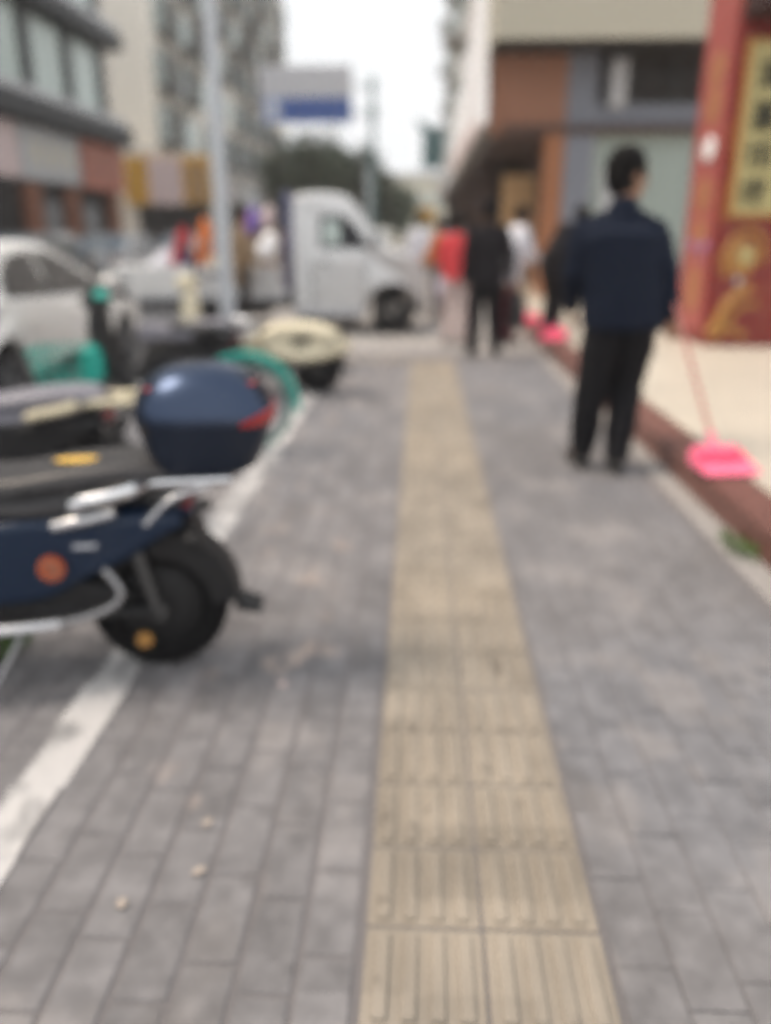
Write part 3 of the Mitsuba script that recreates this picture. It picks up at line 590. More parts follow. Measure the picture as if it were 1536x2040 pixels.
single('cargo_carton', box(-2.66, -2.02, 12.5, 12.9, 1.022, 1.40, .012), 'm_cardboard', 'brown cardboard carton stacked on the two lower cartons of the truck', 'carton')

# ---------------------------------------------------------------- people
def hand(wr, d, palm, side, curl=0.6, s=1.0):
    """a hand from the wrist: d = direction of the fingers, palm = direction the palm faces; five separate fingers"""
    d = np.array(d, float); d /= np.linalg.norm(d); p = np.array(palm, float); p -= d * (p @ d); p /= np.linalg.norm(p); a = np.cross(d, p) * side
    w = np.array(wr); out = [hull((w, (.024, .024, .024)), (w + d * .085 + a * .028, .013), (w + d * .088 - a * .028, .012), seg=14)]
    for k, (o, L) in enumerate(((.030, .066), (.010, .075), (-.011, .070), (-.030, .055))):
        q = w + d * .083 + a * o; dirs = [math.cos(curl * c) * d + math.sin(curl * c) * p for c in (.5, 1.5, 2.5)]
        nodes = [(q - d * .02, .0105)]
        for j, f in enumerate((.45, .32, .23)): q = q + dirs[j] * L * f * s; nodes.append((q, .0098 - .0009 * j))
        out.append(chain(nodes, 12))
    q = w + d * .03 + a * .028; td = d * .6 + a * .6 + p * .45; td /= np.linalg.norm(td); t2 = d * .85 + a * .1 + p * .5; t2 /= np.linalg.norm(t2)
    out.append(chain([(q - a * .01, .014), (q + td * .035, .0115), (q + td * .035 + t2 * .03, .0095)], 12))
    return union(out)
def person(label, T, top, legs, hgt=1.75, pose=None, hair='m_hair', shoes='m_shoe', cap=None, head_yaw=0, coat=.0, bare_arms=False, group=None, seed=1, curls=(.55, .55), wr=.012, collar=True, fat=1.0, hs_=1.0):
    s = hgt / 1.75; t = thing('person', label, 'person', T, group)
    J = dict(hipc=(0, 0, .95), waist=(0, .0, 1.10), chest=(0, .01, 1.30), neck=(0, -.005, 1.47), head=(0, .02, 1.63), shl=(-.185, -.005, 1.425), shr=(.185, -.005, 1.425), ell=(-.235, -.03, 1.14), elr=(.235, -.03, 1.14),
             wrl=(-.245, .05, .89), wrr=(.245, .05, .89), hpl=(-.09, 0, .93), hpr=(.09, 0, .93), knl=(-.10, .03, .50), knr=(.10, .03, .50), anl=(-.10, -.02, .09), anr=(.10, -.02, .09), tol=(-.12, .14, .035), tor=(.12, .14, .035), palml=(1, 0, 0), palmr=(-1, 0, 0))
    J.update(pose or {}); J = {k: np.array(v, float) for k, v in J.items()}
    ha = math.radians(head_yaw); f = np.array([-math.sin(ha), math.cos(ha), 0]); rgt = np.array([math.cos(ha), math.sin(ha), 0]); up = np.array([0, 0, 1.0]); h = J['head']
    HP = lambda x, y, z: h + (rgt * x + f * y + up * z) * hs_
    A0 = lambda r: (abs(rgt) * r[0] + abs(f) * r[1] + up * r[2]) if abs(head_yaw) % 90 == 0 else np.array([math.hypot(rgt[0] * r[0], f[0] * r[1]), math.hypot(rgt[1] * r[0], f[1] * r[1]), r[2]])
    A = lambda r: A0(r) * hs_
    body = [chain([(J['hipc'], (.14, .10, .09)), (J['waist'], (.125, .09, .08)), (J['chest'], (.15, .10, .10)), ((J['shl'] + J['shr']) / 2, (.10, .06, .04)), (J['neck'], (.052, .054, .05)), (h - up * .05, (.052, .056, .05))])]
    body += [hull((HP(0, -.01, .035), A((.072, .088, .085))), (HP(0, .0, -.02), A((.066, .078, .07)))), hull((HP(0, .0, -.02), A((.062, .075, .06))), (HP(0, .055, -.095), A((.026, .024, .022)))),
             hull((HP(0, .088, .01), .008), (HP(0, .104, -.03), .012)), hull((HP(-.022, .082, -.062), .009), (HP(.022, .082, -.062), .009)), hull((HP(-.035, .078, .035), .012), (HP(.035, .078, .035), .012))]
    body += [ell(HP(.073 * q, -.005, -.01), A((.010, .022, .034)), 14) for q in (-1, 1)]
    for q in 'lr':
        body.append(chain([(J['sh' + q], .045), (J['el' + q], .036), (J['wr' + q], .024)]))
        body.append(chain([(J['hp' + q], .075), (J['kn' + q], .05), (J['an' + q], .038)])); body.append(hull((J['an' + q] - [0, .02, .03], .035), (J['to' + q], .028)))
        dd = J['wr' + q] - J['el' + q]; dd = dd / np.linalg.norm(dd)
        body.append(hand(J['wr' + q] + dd * .01, dd, J['palm' + q], -1 if q == 'l' else 1, curls[0 if q == 'l' else 1]))
    S = lambda m: (m.apply_scale(s), m)[1]
    b = tri(union(body).refine_to_length(.035)); b.merge_vertices(); trimesh.smoothing.filter_taubin(b, iterations=3)
    obj('body', S(b), 'm_skin', t, True)
    for q in (-1, 1): obj('eye', S(tri(ell(HP(.031 * q, .083, .012), .0095, 12))), 'm_ink', t)
    # hair: a shell over the skull, cut away from the face
    hs = hull((HP(0, -.018, .045), A((.088, .104, .098))), (HP(0, -.035, -.03), A((.080, .082, .075))))
    cut = m3.Manifold.cube([.4, .4, .4], True)
    R = np.eye(4); R[:3, 0], R[:3, 1], R[:3, 2] = rgt, f, up; R[:3, 3] = HP(0, .245, -.145)
    hs = hs - cut.transform(R[:3]) - ell(HP(0, .09, -.04), .075)
    obj('hair', S(soft(hs, .015, 6, .012, seed)), hair, t, True)
    if cap:
        cs = hull((HP(0, -.01, .06), A((.089, .104, .075))), (HP(0, -.01, .05), A((.09, .105, .06)))) - m3.Manifold.cube([1, 1, 1]).translate([float(h[0]) - .5, float(h[1]) - .5, float(h[2]) - .955])
        br = hull((HP(-.05, .10, .05), (.02, .02, .006)), (HP(.05, .10, .05), (.02, .02, .006)), (HP(0, .16, .042), (.03, .03, .006)))
        obj('cap', S(soft(union([cs, br]), .02, 3)), cap, t, True)
    hem = J['hipc'] + [0, 0, -.06 - coat]
    fa = np.array([fat, fat, 1]); tp_ = [chain([(hem, fa * (.185, .135, .05)), (J['waist'], fa * (.180, .128, .09)), (J['chest'], fa * (.195, .135, .11)), ((J['shl'] + J['shr']) / 2 + [0, 0, .0], (.165, .09, .05))]),
           hull((J['shl'] + [0, 0, -.01], .060), (J['neck'] + [0, 0, -.03], (.07, .06, .035))), hull((J['shr'] + [0, 0, -.01], .060), (J['neck'] + [0, 0, -.03], (.07, .06, .035)))]
    tp_.append(hull((J['neck'] - [0, 0, .05], (.10, .088, .03)), ((J['shl'] + J['shr']) / 2, (.165, .092, .05)), (J['chest'] + [0, 0, .03], (.17, .115, .05))))
    if collar: tp_.append(hull((J['neck'] - [0, 0, .05], (.095, .085, .03)), (J['neck'] + [0, -.005, .035], (.066, .068, .012))))
    for q in 'lr':
        end = J['wr' + q] if not bare_arms else J['sh' + q] * .2 + J['el' + q] * .8
        if bare_arms: tp_.append(chain([(J['sh' + q], .07), (end, .06)]))
        else: tp_.append(chain([(J['sh' + q] - [0, 0, .005], .066), (J['sh' + q] * .5 + J['el' + q] * .5, .064), (J['el' + q], .058), (J['wr' + q], .044)]))
    obj('jacket' if not bare_arms else 'shirt', S(soft(union(tp_), .022, 10, wr, seed)), top, t, True)
    tr = [hull((J['hipc'] + [0, 0, .06], (.165, .118, .05)), (J['hpl'] - [.01, 0, .04], (.085, .112, .08)), (J['hpr'] + [.01, 0, -.04], (.085, .112, .08)))]
    for q in 'lr': tr.append(chain([(J['hp' + q], .098), (J['kn' + q] * .45 + J['hp' + q] * .55, .09 * fat), (J['kn' + q], .074 * fat), (J['an' + q] * .55 + J['kn' + q] * .45, .070 * fat), (J['an' + q] - [0, 0, .01], (.066, .074, .03))]))
    obj('trousers', S(soft(union(tr), .022, 8, wr, seed + 5)), legs, t, True)
    for q in 'lr':
        a_, o_ = J['an' + q], J['to' + q]
        sh = union([hull((a_ * [1, 1, 0] + [0, -.045, .045], (.042, .045, .045)), (a_ * [1, 1, 0] + [0, .03, .05], (.044, .04, .045))), hull((a_ * [1, 1, 0] + [0, -.02, .035], (.044, .05, .035)), (o_ * [1, 1, 0] + [0, .01, .03], (.046, .06, .028)))])
        sh = sh.trim_by_plane([0, 0, 1.0], 0.004)
        k = obj('shoe', S(soft(sh, .015, 4)), shoes, t, True)
    return t

# main man, walking away, long-handled dustpan in his right hand
person('man in dark navy jacket and black trousers walking away, holding a long-handled dustpan', TR(1.10, 4.88, 0, 0), 'm_navy', 'm_trouser', 1.785,
       dict(hipc=(.07, .0, .95), waist=(.04, 0, 1.10), chest=(.0, .01, 1.30), neck=(.015, .0, 1.475), head=(.03, .03, 1.625), shl=(-.20, 0, 1.35), shr=(.20, 0, 1.35), hpl=(-.02, 0, .93), hpr=(.15, 0, .93), knl=(-.075, .02, .50), knr=(.13, .06, .50),
            anl=(-.10, .05, .09), anr=(.075, -.08, .10), tol=(-.13, .21, .035), tor=(.10, .08, .035), ell=(-.235, .0, 1.12), elr=(.275, -.04, 1.13), wrl=(-.20, .16, .93), wrr=(.315, -.06, .90), palmr=(0, -1, 0)), head_yaw=-72, curls=(.6, .95), seed=2, wr=.024, fat=1.30, coat=.05, hs_=1.07)
person('person in a black padded jacket and blue cap seen from behind, carrying a black bag', TR(.74, 9.62, 0, 4), 'm_blackcloth', 'm_trouser', 1.70,
       dict(knl=(-.12, .02, .5), anl=(-.14, -.02, .09), tol=(-.17, .13, .035), anr=(.14, .0, .09), tor=(.17, .14, .035), elr=(.27, -.03, 1.14), wrr=(.28, .02, .90), palmr=(-1, 0, 0)), cap='m_bluecap', curls=(.6, 1.0), seed=3, wr=.02, coat=.06, fat=1.2)
single('black_bag', soft(hull(((0, 0, .06), (.12, .16, .06)), ((0, 0, .38), (.09, .14, .06))), .03, 5, .03, 4), 'm_black', 'large soft black bag hanging from the hand of the person in the black jacket', 'bag', T=TR(1.09, 9.64, .30))
person('person in a loose white shirt and dark red trousers stooping in front of the shops', TR(1.10, 10.9, 0, -60), 'm_whitecloth', 'm_maroon', 1.72,
       dict(waist=(0, .01, 1.10), chest=(0, .07, 1.28), neck=(0, .13, 1.44), head=(0, .21, 1.58), shl=(-.19, .09, 1.41), shr=(.19, .09, 1.41), ell=(-.26, .16, 1.14), elr=(.26, .16, 1.14), wrl=(-.16, .42, 1.02), wrr=(.16, .44, 1.0)), curls=(.9, .9), seed=4, wr=.03, coat=.10, fat=1.12)
person('person in black leaning forward, half hidden behind the man in the navy jacket', TR(1.60, 10.3, .16, -60), 'm_blackcloth', 'm_trouser', 1.66,
       dict(hipc=(0, -.06, .95), waist=(0, .03, 1.09), chest=(0, .16, 1.25), neck=(0, .30, 1.36), head=(0, .40, 1.46), shl=(-.19, .24, 1.34), shr=(.19, .24, 1.34), ell=(-.24, .28, 1.06), elr=(.24, .30, 1.06), wrl=(-.12, .42, .88), wrr=(.12, .46, .86), hpl=(-.09, -.06, .93), hpr=(.09, -.06, .93)), curls=(.95, .95), seed=5, wr=.02, coat=.12)
person('person in a red jacket and pale pink trousers standing beside the truck front', TR(.44, 10.75, 0, -20), 'm_redcloth', 'm_pinktrouser', 1.58, dict(ell=(-.27, .04, 1.15), wrl=(-.25, .22, 1.05)), seed=6, wr=.02)
person('person in a white top standing beyond the truck bonnet', TR(-.02, 15.6, 0, 30), 'm_whitecloth', 'm_greycloth', 1.66, None, seed=7, wr=.02)
person('person in an orange brown jacket standing between the truck and the red jacket', TR(.30, 13.8, 0, 60), 'm_orangecloth', 'm_greycloth', 1.58, dict(ell=(-.22, .10, 1.14), wrl=(-.12, .30, 1.02), elr=(.22, .10, 1.14), wrr=(.12, .30, 1.0)), seed=8, wr=.02)
single('lilac_bag', sack(C(.36, 12.6, .62), (.13, .12, .2), 9), 'm_lilac', 'pale lilac bag beside the truck front, left of the red jacket', 'bag')
person('person in a purple grey top far along the arcade, right of the white top', TR(.62, 21.0, 0, 10), 'm_lilac', 'm_greycloth', 1.62, None, seed=9)
person('person in a dark grey jacket far along the arcade, nearest the wall', TR(.95, 19.0, 0, 0), 'm_greycloth', 'm_trouser', 1.68, None, seed=10)

person('person in a brown jacket standing behind the lamp post with a white sack', TR(-2.34, 11.15, 0, -80), 'm_cardboard', 'm_dark', 1.68,
       dict(ell=(-.22, .10, 1.14), wrl=(-.10, .30, 1.06), elr=(.22, .10, 1.14), wrr=(.10, .30, 1.04)), seed=12, wr=.02, coat=.12)
single('white_sack', sack(C(-2.0, 11.2, 1.18), (.18, .2, .19), 4), 'm_signwhite', 'bright white sack held in the arms of the person in the brown jacket', 'sack')
# ---------------------------------------------------------------- long-handled dustpans
def dustpan(label, T, top, stickm='m_stick'):
    t = thing('dustpan', label, 'dustpan', T, 'pink long-handled dustpans')
    w = .152
    pan = hull(((-w + .05, .07, .03), (.05, .05, .03)), ((w - .05, .07, .03), (.05, .05, .03)), ((-w + .05, .09, .075), (.04, .03, .03)), ((w - .05, .09, .075), (.04, .03, .03)), ((-w + .03, -.12, .012), (.03, .02, .012)), ((w - .03, -.12, .012), (.03, .02, .012)))
    inn = hull(((-w + .055, .05, .04), (.045, .045, .03)), ((w - .055, .05, .04), (.045, .045, .03)), ((-w + .035, -.16, .03), (.03, .02, .02)), ((w - .035, -.16, .03), (.03, .02, .02)), ((-w + .055, .05, .2), .03), ((w - .055, .05, .2), .03), ((0, -.16, .2), .03))
    obj('scoop', tri(pan - inn), 'm_pinkplastic', t, 30)
    obj('hood', tri(hull(((-w + .06, .095, .085), (.04, .035, .022)), ((w - .06, .095, .085), (.04, .035, .022)))), 'm_pinkplastic', t)
    a = np.array([0, .10, .09]); b = np.array(top, float)
    obj('socket', tube([a, a + (b - a) * .10], .018), 'm_pinkplastic', t)
    obj('handle', tube([a, b], .011), stickm, t)
    obj('grip', tube([a + (b - a) * .86, b], .015), stickm, t)
    return t
dustpan('pink dustpan on a long handle held over the red step by the man in navy', TR(1.615, 4.30, .165, 8), (-.137, .56, .90))
dustpan('pink dustpan left of the two near the stooping person, lower handle hidden', TR(1.58, 11.9, .165, 25), (-.05, .25, .95), 'm_maroon')
dustpan('pink dustpan in front of the person dressed in black, on the step', TR(1.60, 10.05, .165, -15), (.10, .30, .85), 'm_maroon')

# ---------------------------------------------------------------- lamp post by the kerb
t = thing('lamp_post', 'pale grey steel lamp post standing among the scooters', 'lamp post', TR(-2.07, 9.0, 0))
obj('pole', tube([(0, 0, 0), (0, 0, 3), (0, 0, 7.5)], [.08, .07, .05], 20), 'm_polegrey', t)
obj('base_plate', [box(-.16, .16, -.16, .16, 0, .02, .004), revolve([(.0, .02), (.13, .02), (.12, .25), (.095, .30), (0, .30)], 24, 'z')], 'm_polegrey', t)
obj('arm', tube(spline([(0, 0, 7.4), (-.3, 0, 7.75), (-1.0, 0, 7.95), (-1.8, 0, 8.0)], 6), .035), 'm_polegrey', t)
obj('lamp_head', tri(hull(((-1.7, 0, 8.0), (.12, .10, .05)), ((-2.2, 0, 8.0), (.10, .09, .03)))), 'm_signgrey', t)

# ---------------------------------------------------------------- road sign on its mast
t = thing('road_sign', 'large grey and blue panel sign on a tall mast over the street', 'sign', None)
obj('mast', tube([(-2.33, 42.2, -.1), (-2.33, 42.2, 4.0), (-2.33, 42.2, 8.0)], [.16, .12, .09], 14), 'm_polegreen', t)
obj('mast_base', tube([(-2.45, 42.6, -.1), (-2.45, 42.6, 4.4)], [.26, .24], 14), 'm_polegrey', t)
obj('mast_head', tri(hull(((-2.33, 42.2, 7.75), (.17, .17, .2)), ((-2.33, 42.2, 8.0), (.12, .12, .2)))), 'm_polegreen', t)
obj('bracket', tri(hull(((-2.33, 42.2, 6.5), (.20, .2, .14)), ((-2.33, 42.2, 6.8), (.20, .2, .10)))), 'm_polegreen', t)
for z in (6.6, 7.75): obj('arm', box(-7.4, -2.3, 42.16, 42.24, z - .05, z + .05, .01), 'm_polegrey', t)
pn = obj('panel', box(-7.55, -3.28, 42.02, 42.12, 6.2, 8.6, .02), 'm_panelgrey', t)
obj('blue_field', box(-6.55, -3.30, 41.99, 42.03, 6.25, 7.26, .004), 'm_signblue', pn)
obj('light_field', box(-7.35, -6.57, 41.99, 42.03, 6.25, 7.26, .004), 'm_signlight', pn)
obj('lettering', [box(x, x + .28, 41.98, 41.99, z, z + .3) for x, z in ((-7.12, 6.82), (-7.12, 6.42), (-6.95, 6.62))], 'm_signwhite', pn)
obj('edge_line', box(-7.4, -3.31, 41.985, 41.995, 6.205, 6.245), 'm_signlight', pn)

# ---------------------------------------------------------------- near building across the street (left)
bX = -13.0
t = thing('shop_building', 'low grey building with wide windows and shop signs at the left edge of the street', 'building', None)
obj('wall', box(-24, bX, 4, 37.2, 0, 12.5), 'm_greyclad', t, False)
for z0, z1, d in ((8.35, 8.95, .7), (4.75, 5.45, .8)):
    co = obj('cornice', box(-24, bX + d, 3.9, 37.6, z0, z1, .05), 'm_darkclad', t, False)
    obj('ledge', box(-24, bX + d * .8, 3.95, 37.5, z1 + .003, z1 + .32, .04), 'm_signgrey', co, False)
obj('parapet', box(-24, bX + .6, 3.9, 37.6, 12.4, 12.9, .05), 'm_darkclad', t, False)
for z0, z1 in ((5.8, 8.3), (9.35, 12.2)):
    for y0 in np.arange(6.2, 36, 3.4):
        w = obj('window', [box(bX - .1, bX + .12, y0 - .12, y0, z0, z1), box(bX - .1, bX + .12, y0 + 2.6, y0 + 2.72, z0, z1), box(bX - .1, bX + .12, y0, y0 + 2.6, z0, z0 + .1), box(bX - .1, bX + .12, y0, y0 + 2.6, z1 - .1, z1)], 'm_darkclad', t, False)
        for k in range(2):
            obj('pane', box(bX - .02, bX + .03, y0 + .02 + 1.3 * k, y0 + 1.28 + 1.3 * k, z0 + .1, z1 - .1), 'm_cream' if (z0 > 9 and 26 < y0 < 30) else 'm_winglass', w, False)
        obj('mullion_pier', box(bX, bX + .14, y0 + 2.75, y0 + 3.25, z0, z1, .01), 'm_darkclad', t, False)
obj('shop_opening', box(bX - .2, bX + .02, 5, 36.2, 0.02, 2.9), 'm_dark', t, False)
for y in (10, 16, 22, 28, 31.3, 35.6): obj('pillar', box(bX - .1, bX + .3, y, y + 1.0, 0, 2.9, .02), 'm_pillar', t, False)
for y in (29.4, 32.9): 
    d = obj('shop_door', box(bX, bX + .08, y, y + 1.7, 0, 2.5), 'm_darkclad', t, False)
    obj('pane', box(bX + .07, bX + .10, y + .12, y + 1.58, .2, 2.35), 'm_carglass', d, False)
def shop_sign(label, x0, x1, y0, y1, z0, z1, m, marks=None, mm='m_signwhite', face='x', seed=0, border=None):
    k = thing('shop_sign', label, 'sign', None)
    obj('board', box(x0, x1, y0, y1, z0, z1, .03), m, k, False)
    if border:
        if face == 'x': obj('border', [box(x1 - .02, x1 + .03, y0, y1, z0, z0 + .14), box(x1 - .02, x1 + .03, y0, y1, z1 - .14, z1), box(x1 - .02, x1 + .03, y0, y0 + .14, z0 + .14, z1 - .14), box(x1 - .02, x1 + .03, y1 - .14, y1, z0 + .14, z1 - .14)], border, k, False)
    r = np.random.default_rng(seed)
    for (a, zc, sz) in marks or []:
        g = []
        for j in range(3): 
            zz = zc + sz * (.34 * (j - 1)); g.append((a - sz * .45, a + sz * .45, zz - sz * .05, zz + sz * .05))
        for o in (-.28, .22): g.append((a + sz * (o - .05), a + sz * (o + .05), zc - sz * .48, zc + sz * .48))
        obj('lettering', [box(x1, x1 + .02, p0, p1, q0, q1) if face == 'x' else box(p0, p1, y0 - .02, y0, q0, q1) for p0, p1, q0, q1 in g], mm, k, False)
    return k
shop_sign('pale pink shop sign at the left edge of the near building', bX, bX + .35, 22.0, 27.6, 3.0, 4.65, 'm_signpink')
shop_sign('grey shop sign with pale lettering left of the salmon sign', bX, bX + .35, 27.8, 32.5, 3.0, 4.65, 'm_signgrey', [(28.9, 3.85, .8), (30.2, 3.85, .8), (31.5, 3.85, .8)], 'm_cream')
shop_sign('salmon red shop sign at the corner of the near building', bX, bX + .4, 32.7, 37.0, 2.95, 4.65, 'm_signsalmon', None, border='m_salmon')

# tall apartment block behind it
t = thing('apartment_block', 'tall beige apartment block with dark caged windows and a blank end wall', 'building', None)
obj('wall', box(-30, -14, 46.5, 92, 0, 29), 'm_wall', t, False)
obj('roof', box(-30.2, -13.6, 46.3, 92.2, 29, 29.6, .05), 'm_signgrey', t, False)
obj('lower_band', box(-29.9, -13.7, 46.25, 92.1, 5.1, 5.5, .03), 'm_facade', t, False)
for fl in range(8):
    z = 6.0 + 2.72 * fl
    for c in range(9):
        y = 47.6 + 4.7 * c + rng.uniform(-.35, .35)
        w = obj('window', box(-14.04, -13.97, y, y + 3.2, z, z + 1.75), 'm_facade', t, False)
        obj('pane', [box(-13.98, -13.95, y + .1, y + 1.5, z + .1, z + 1.65), box(-13.98, -13.95, y + 1.7, y + 3.1, z + .1, z + 1.65)], 'm_winglass', w, False)
        d = rng.uniform(.35, .85)
        if rng.random() < .12: continue
        bars = [box(-14.0 + d - .03, -14.0 + d, y + k * .2, y + k * .2 + .045, z - .15, z + 1.8) for k in range(17)]
        bars += [box(-14.0, -14.0 + d, y + k, y + k + .05, z - .15 + h, z - .1 + h) for k in (0, 1.6, 3.2) for h in (0, .95, 1.9)] + [box(-14.0 + d - .03, -14.0 + d, y, y + 3.25, z + h, z + h + .06) for h in (-.15, .8, 1.75)] + [box(-14.0, -14.0 + d, y, y + 3.25, z - .19, z - .151)]
        obj('window_cage', bars, 'm_cagegrey', w, False)
        if (c + fl) % 2: obj('air_conditioner', box(-13.9, -13.55, y + 3.5, y + 4.3, z + .1, z + .75, .02), 'm_signgrey', t, False)
for c in range(7):
    y = 52 + 6 * c
    obj('shop_front', box(-14.02, -13.9, y, y + 4.6, .1, 3.2), 'm_dark', t, False)
    obj('shop_band', box(-13.95, -13.7, y - .5, y + 5.1, 3.4, 4.7, .03), ['m_signgrey', 'm_signpink', 'm_facade'][c % 3], t, False)
t = thing('shop_annex', 'single storey shop annex in front of the tall block with a dark doorway', 'building', None)
obj('wall', box(-15.4, -10.4, 43.5, 46.2, 0, 4.95), 'm_wall', t, False)
obj('doorway', box(-14.2, -10.6, 43.44, 43.52, 0.02, 2.65), 'm_dark', t, False)
obj('counter', box(-13.2, -11.4, 43.3, 43.44, 0.02, 1.3), 'm_maroon', t, False)
shop_sign('yellow and pink shop sign over the annex doorway', -14.6, -10.4, 43.15, 43.45, 2.68, 4.9, 'm_shopyellow', None)
obj('centre_panel', box(-13.45, -11.75, 43.08, 43.148, 2.66, 4.85, .01), 'm_signpink', 'shop_sign_003', False)
obj('right_panel', box(-11.5, -10.5, 43.10, 43.148, 2.8, 4.6, .01), 'm_tan', 'shop_sign_003', False)

# ---------------------------------------------------------------- arcade building on the right
t = thing('arcade_building', 'arcade building on the right with a beige beam, terracotta wall and blue grey shop front', 'building', None)
obj('beam', box(1.20, 12, 15.9, 17.6, 4.47, 9.5, .02), 'm_beam', t, False)
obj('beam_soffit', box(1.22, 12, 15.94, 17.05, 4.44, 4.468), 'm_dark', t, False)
obj('facade', box(1.5, 12, 17.6, 62, 3.25, 13), 'm_facade', t, False)
for c in range(9):
    for z in (5.6, 8.8, 11.2):
        w = obj('facade_window', box(1.43, 1.52, 26.5 + 4 * c, 29.2 + 4 * c, z, z + 1.7), 'm_darkclad', t, False)
        obj('pane', box(1.41, 1.44, 26.6 + 4 * c, 29.1 + 4 * c, z + .1, z + 1.6), 'm_winglass', w, False)
        if c % 2: obj('window_hood', box(.95, 1.5, 26.4 + 4 * c, 29.3 + 4 * c, z + 1.75, z + 1.9, .02), 'm_facade', t, False)
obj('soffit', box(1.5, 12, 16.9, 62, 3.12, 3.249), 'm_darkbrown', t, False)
obj('terracotta_wall', box(1.26, 2.66, 17.0, 17.3, 3.12, 4.468), 'm_terra', t, False)
obj('terracotta_pier', box(2.30, 2.66, 16.95, 17.3, .16, 3.12), 'm_terrawarm', t, False)
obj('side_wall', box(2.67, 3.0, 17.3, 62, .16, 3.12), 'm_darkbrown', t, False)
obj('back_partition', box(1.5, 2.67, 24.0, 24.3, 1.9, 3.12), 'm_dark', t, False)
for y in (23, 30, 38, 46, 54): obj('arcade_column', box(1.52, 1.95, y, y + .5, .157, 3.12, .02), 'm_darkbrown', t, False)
obj('blue_pier', box(2.665, 3.22, 17.0, 17.4, .16, 4.468, .01), 'm_bluewall', t, False)
obj('blue_band', box(3.22, 9, 17.05, 17.4, 3.2, 3.62, .01), 'm_bluewall', t, False)
obj('dado', box(3.22, 9, 17.05, 17.4, .16, .62, .01), 'm_bluewall', t, False)
w = obj('upper_window', box(3.22, 9, 17.15, 17.3, 3.62, 4.468), 'm_dark', t, False)
obj('window_bar', [box(x, x + .08, 17.08, 17.15, 3.62, 4.468) for x in (4.6, 6.2)] + [box(3.22, 9, 17.09, 17.14, 4.05, 4.11)], 'm_darkclad', w, False)
obj('duct', box(3.42, 3.72, 16.85, 17.14, 3.55, 4.35, .03), 'm_signgrey', t, False)
w = obj('shop_window', box(3.22, 9, 17.2, 17.3, .62, 3.2), 'm_shopglass', t, False)
obj('window_frame', [box(x, x + .07, 17.1, 17.2, .62, 3.2) for x in (3.22, 5.2, 7.2)] + [box(3.29, 9, 17.12, 17.2, 3.12, 3.2)], 'm_lightgreen', w, False)
obj('poster', box(3.45, 3.85, 17.17, 17.2, 1.2, 2.6), 'm_signgrey', w, False)
single('notice_board', [box(1.62, 2.29, 17.8, 17.86, .9, 2.45, .01), box(1.66, 1.74, 17.8, 17.86, .16, .9), box(2.17, 2.25, 17.8, 17.86, .16, .9)], 'm_tan', 'tan wooden board standing under the arcade behind the white shirt', 'board')
def fascia(label, y0, y1, z0, z1, m, x0=1.22, strip=None):
    k = thing('fascia_sign', label, 'sign', None, None)
    obj('board', box(x0, x0 + .1, y0, y1, z0, z1, .02), m, k, False); obj('bracket', [box(x0 + .1, 1.5, y, y + .06, z, z + .06) for y in (y0 + .8, y1 - .8) for z in (z0 + .3, z1 - .4)], 'm_darkclad', k, False)
    if strip: obj('lower_strip', box(x0 - .02, x0 + .02, y0 + .1, y1 - .1, z0 + .06, z0 + .5), strip, k, False)
    return k
k = thing('fascia_sign', 'tall white slanted fascia sign at the near corner of the arcade', 'sign')
fp = np.array([(16.3, 3.24), (24.5, 3.30), (24.5, 5.4), (17.4, 6.6)])
obj('board', trimesh.convex.convex_hull(np.array([(x, y, z) for x in (1.08, 1.17) for y, z in fp])), 'm_signwhite', k, False)
obj('lower_strip', trimesh.convex.convex_hull(np.array([(x, y, z) for x in (1.06, 1.079) for y, z in [(17.5, 3.29), (24.3, 3.33), (24.3, 3.75), (17.5, 3.45)]])), 'm_signpink', k, False)
obj('bracket', [box(1.17, 1.5, y, y + .06, z, z + .06) for y in (18.5, 23.5) for z in (3.6, 5.0)], 'm_darkclad', k, False)
fascia('pale pink tinted fascia sign along the arcade, second from the corner', 24.52, 33, 3.28, 5.2, 'm_signwhite', 1.10, 'm_signpink')
fascia('grey fascia sign along the arcade, third from the corner', 33.1, 44, 3.27, 5.0, 'm_signgrey', 1.12)
fascia('grey and pink fascia sign at the far end of the arcade', 44.2, 61, 3.27, 4.9, 'm_signgrey', 1.12, 'm_signpink')
t = thing('hanging_sign', 'dark green sign projecting from the far part of the arcade facade', 'sign', None)
obj('panel', slab([(-.05, 4.75), (1.0, 4.75), (1.2, 5.0), (1.2, 6.6), (-.35, 7.3), (.05, 6.4)], .08, .02, 2, 50.0), 'm_polegreen', t, False)
obj('bracket', box(1.15, 1.45, 49.95, 50.05, 5.6, 5.75), 'm_darkclad', t, False)

# red pillar with the vertical plaque
t = thing('red_pillar', 'red painted pillar with gold relief and a yellow plaque at the right edge', 'pillar', None)
obj('shaft', box(3.16, 6.2, 9.4, 10.5, .157, 4.6, .015), 'm_redwall', t, False)
obj('side_face', box(3.135, 3.162, 9.52, 10.46, .30, 4.0, .006), 'm_pinkface', t, False)
obj('side_medallion', [tri(ell((3.135, 9.95, z), (.012, .26, h))) for z, h in ((.75, .28), (1.3, .22), (1.75, .2), (2.65, .2), (3.0, .18))], 'm_gold' if False else 'm_terrawarm', t)
obj('side_knob', tri(ell((3.12, 9.9, 2.22), (.02, .20, .13))), 'm_signwhite', t)
gold = [tri(ell((3.46, 9.40, 1.10), (.15, .03, .19)))]
gold += [tube(spline([(3.20, 9.39, .30), (3.27, 9.385, .45), (3.34, 9.385, .62), (3.46, 9.38, .74), (3.58, 9.39, .80)], 6), [.05] * 24 + [.03], 10)]
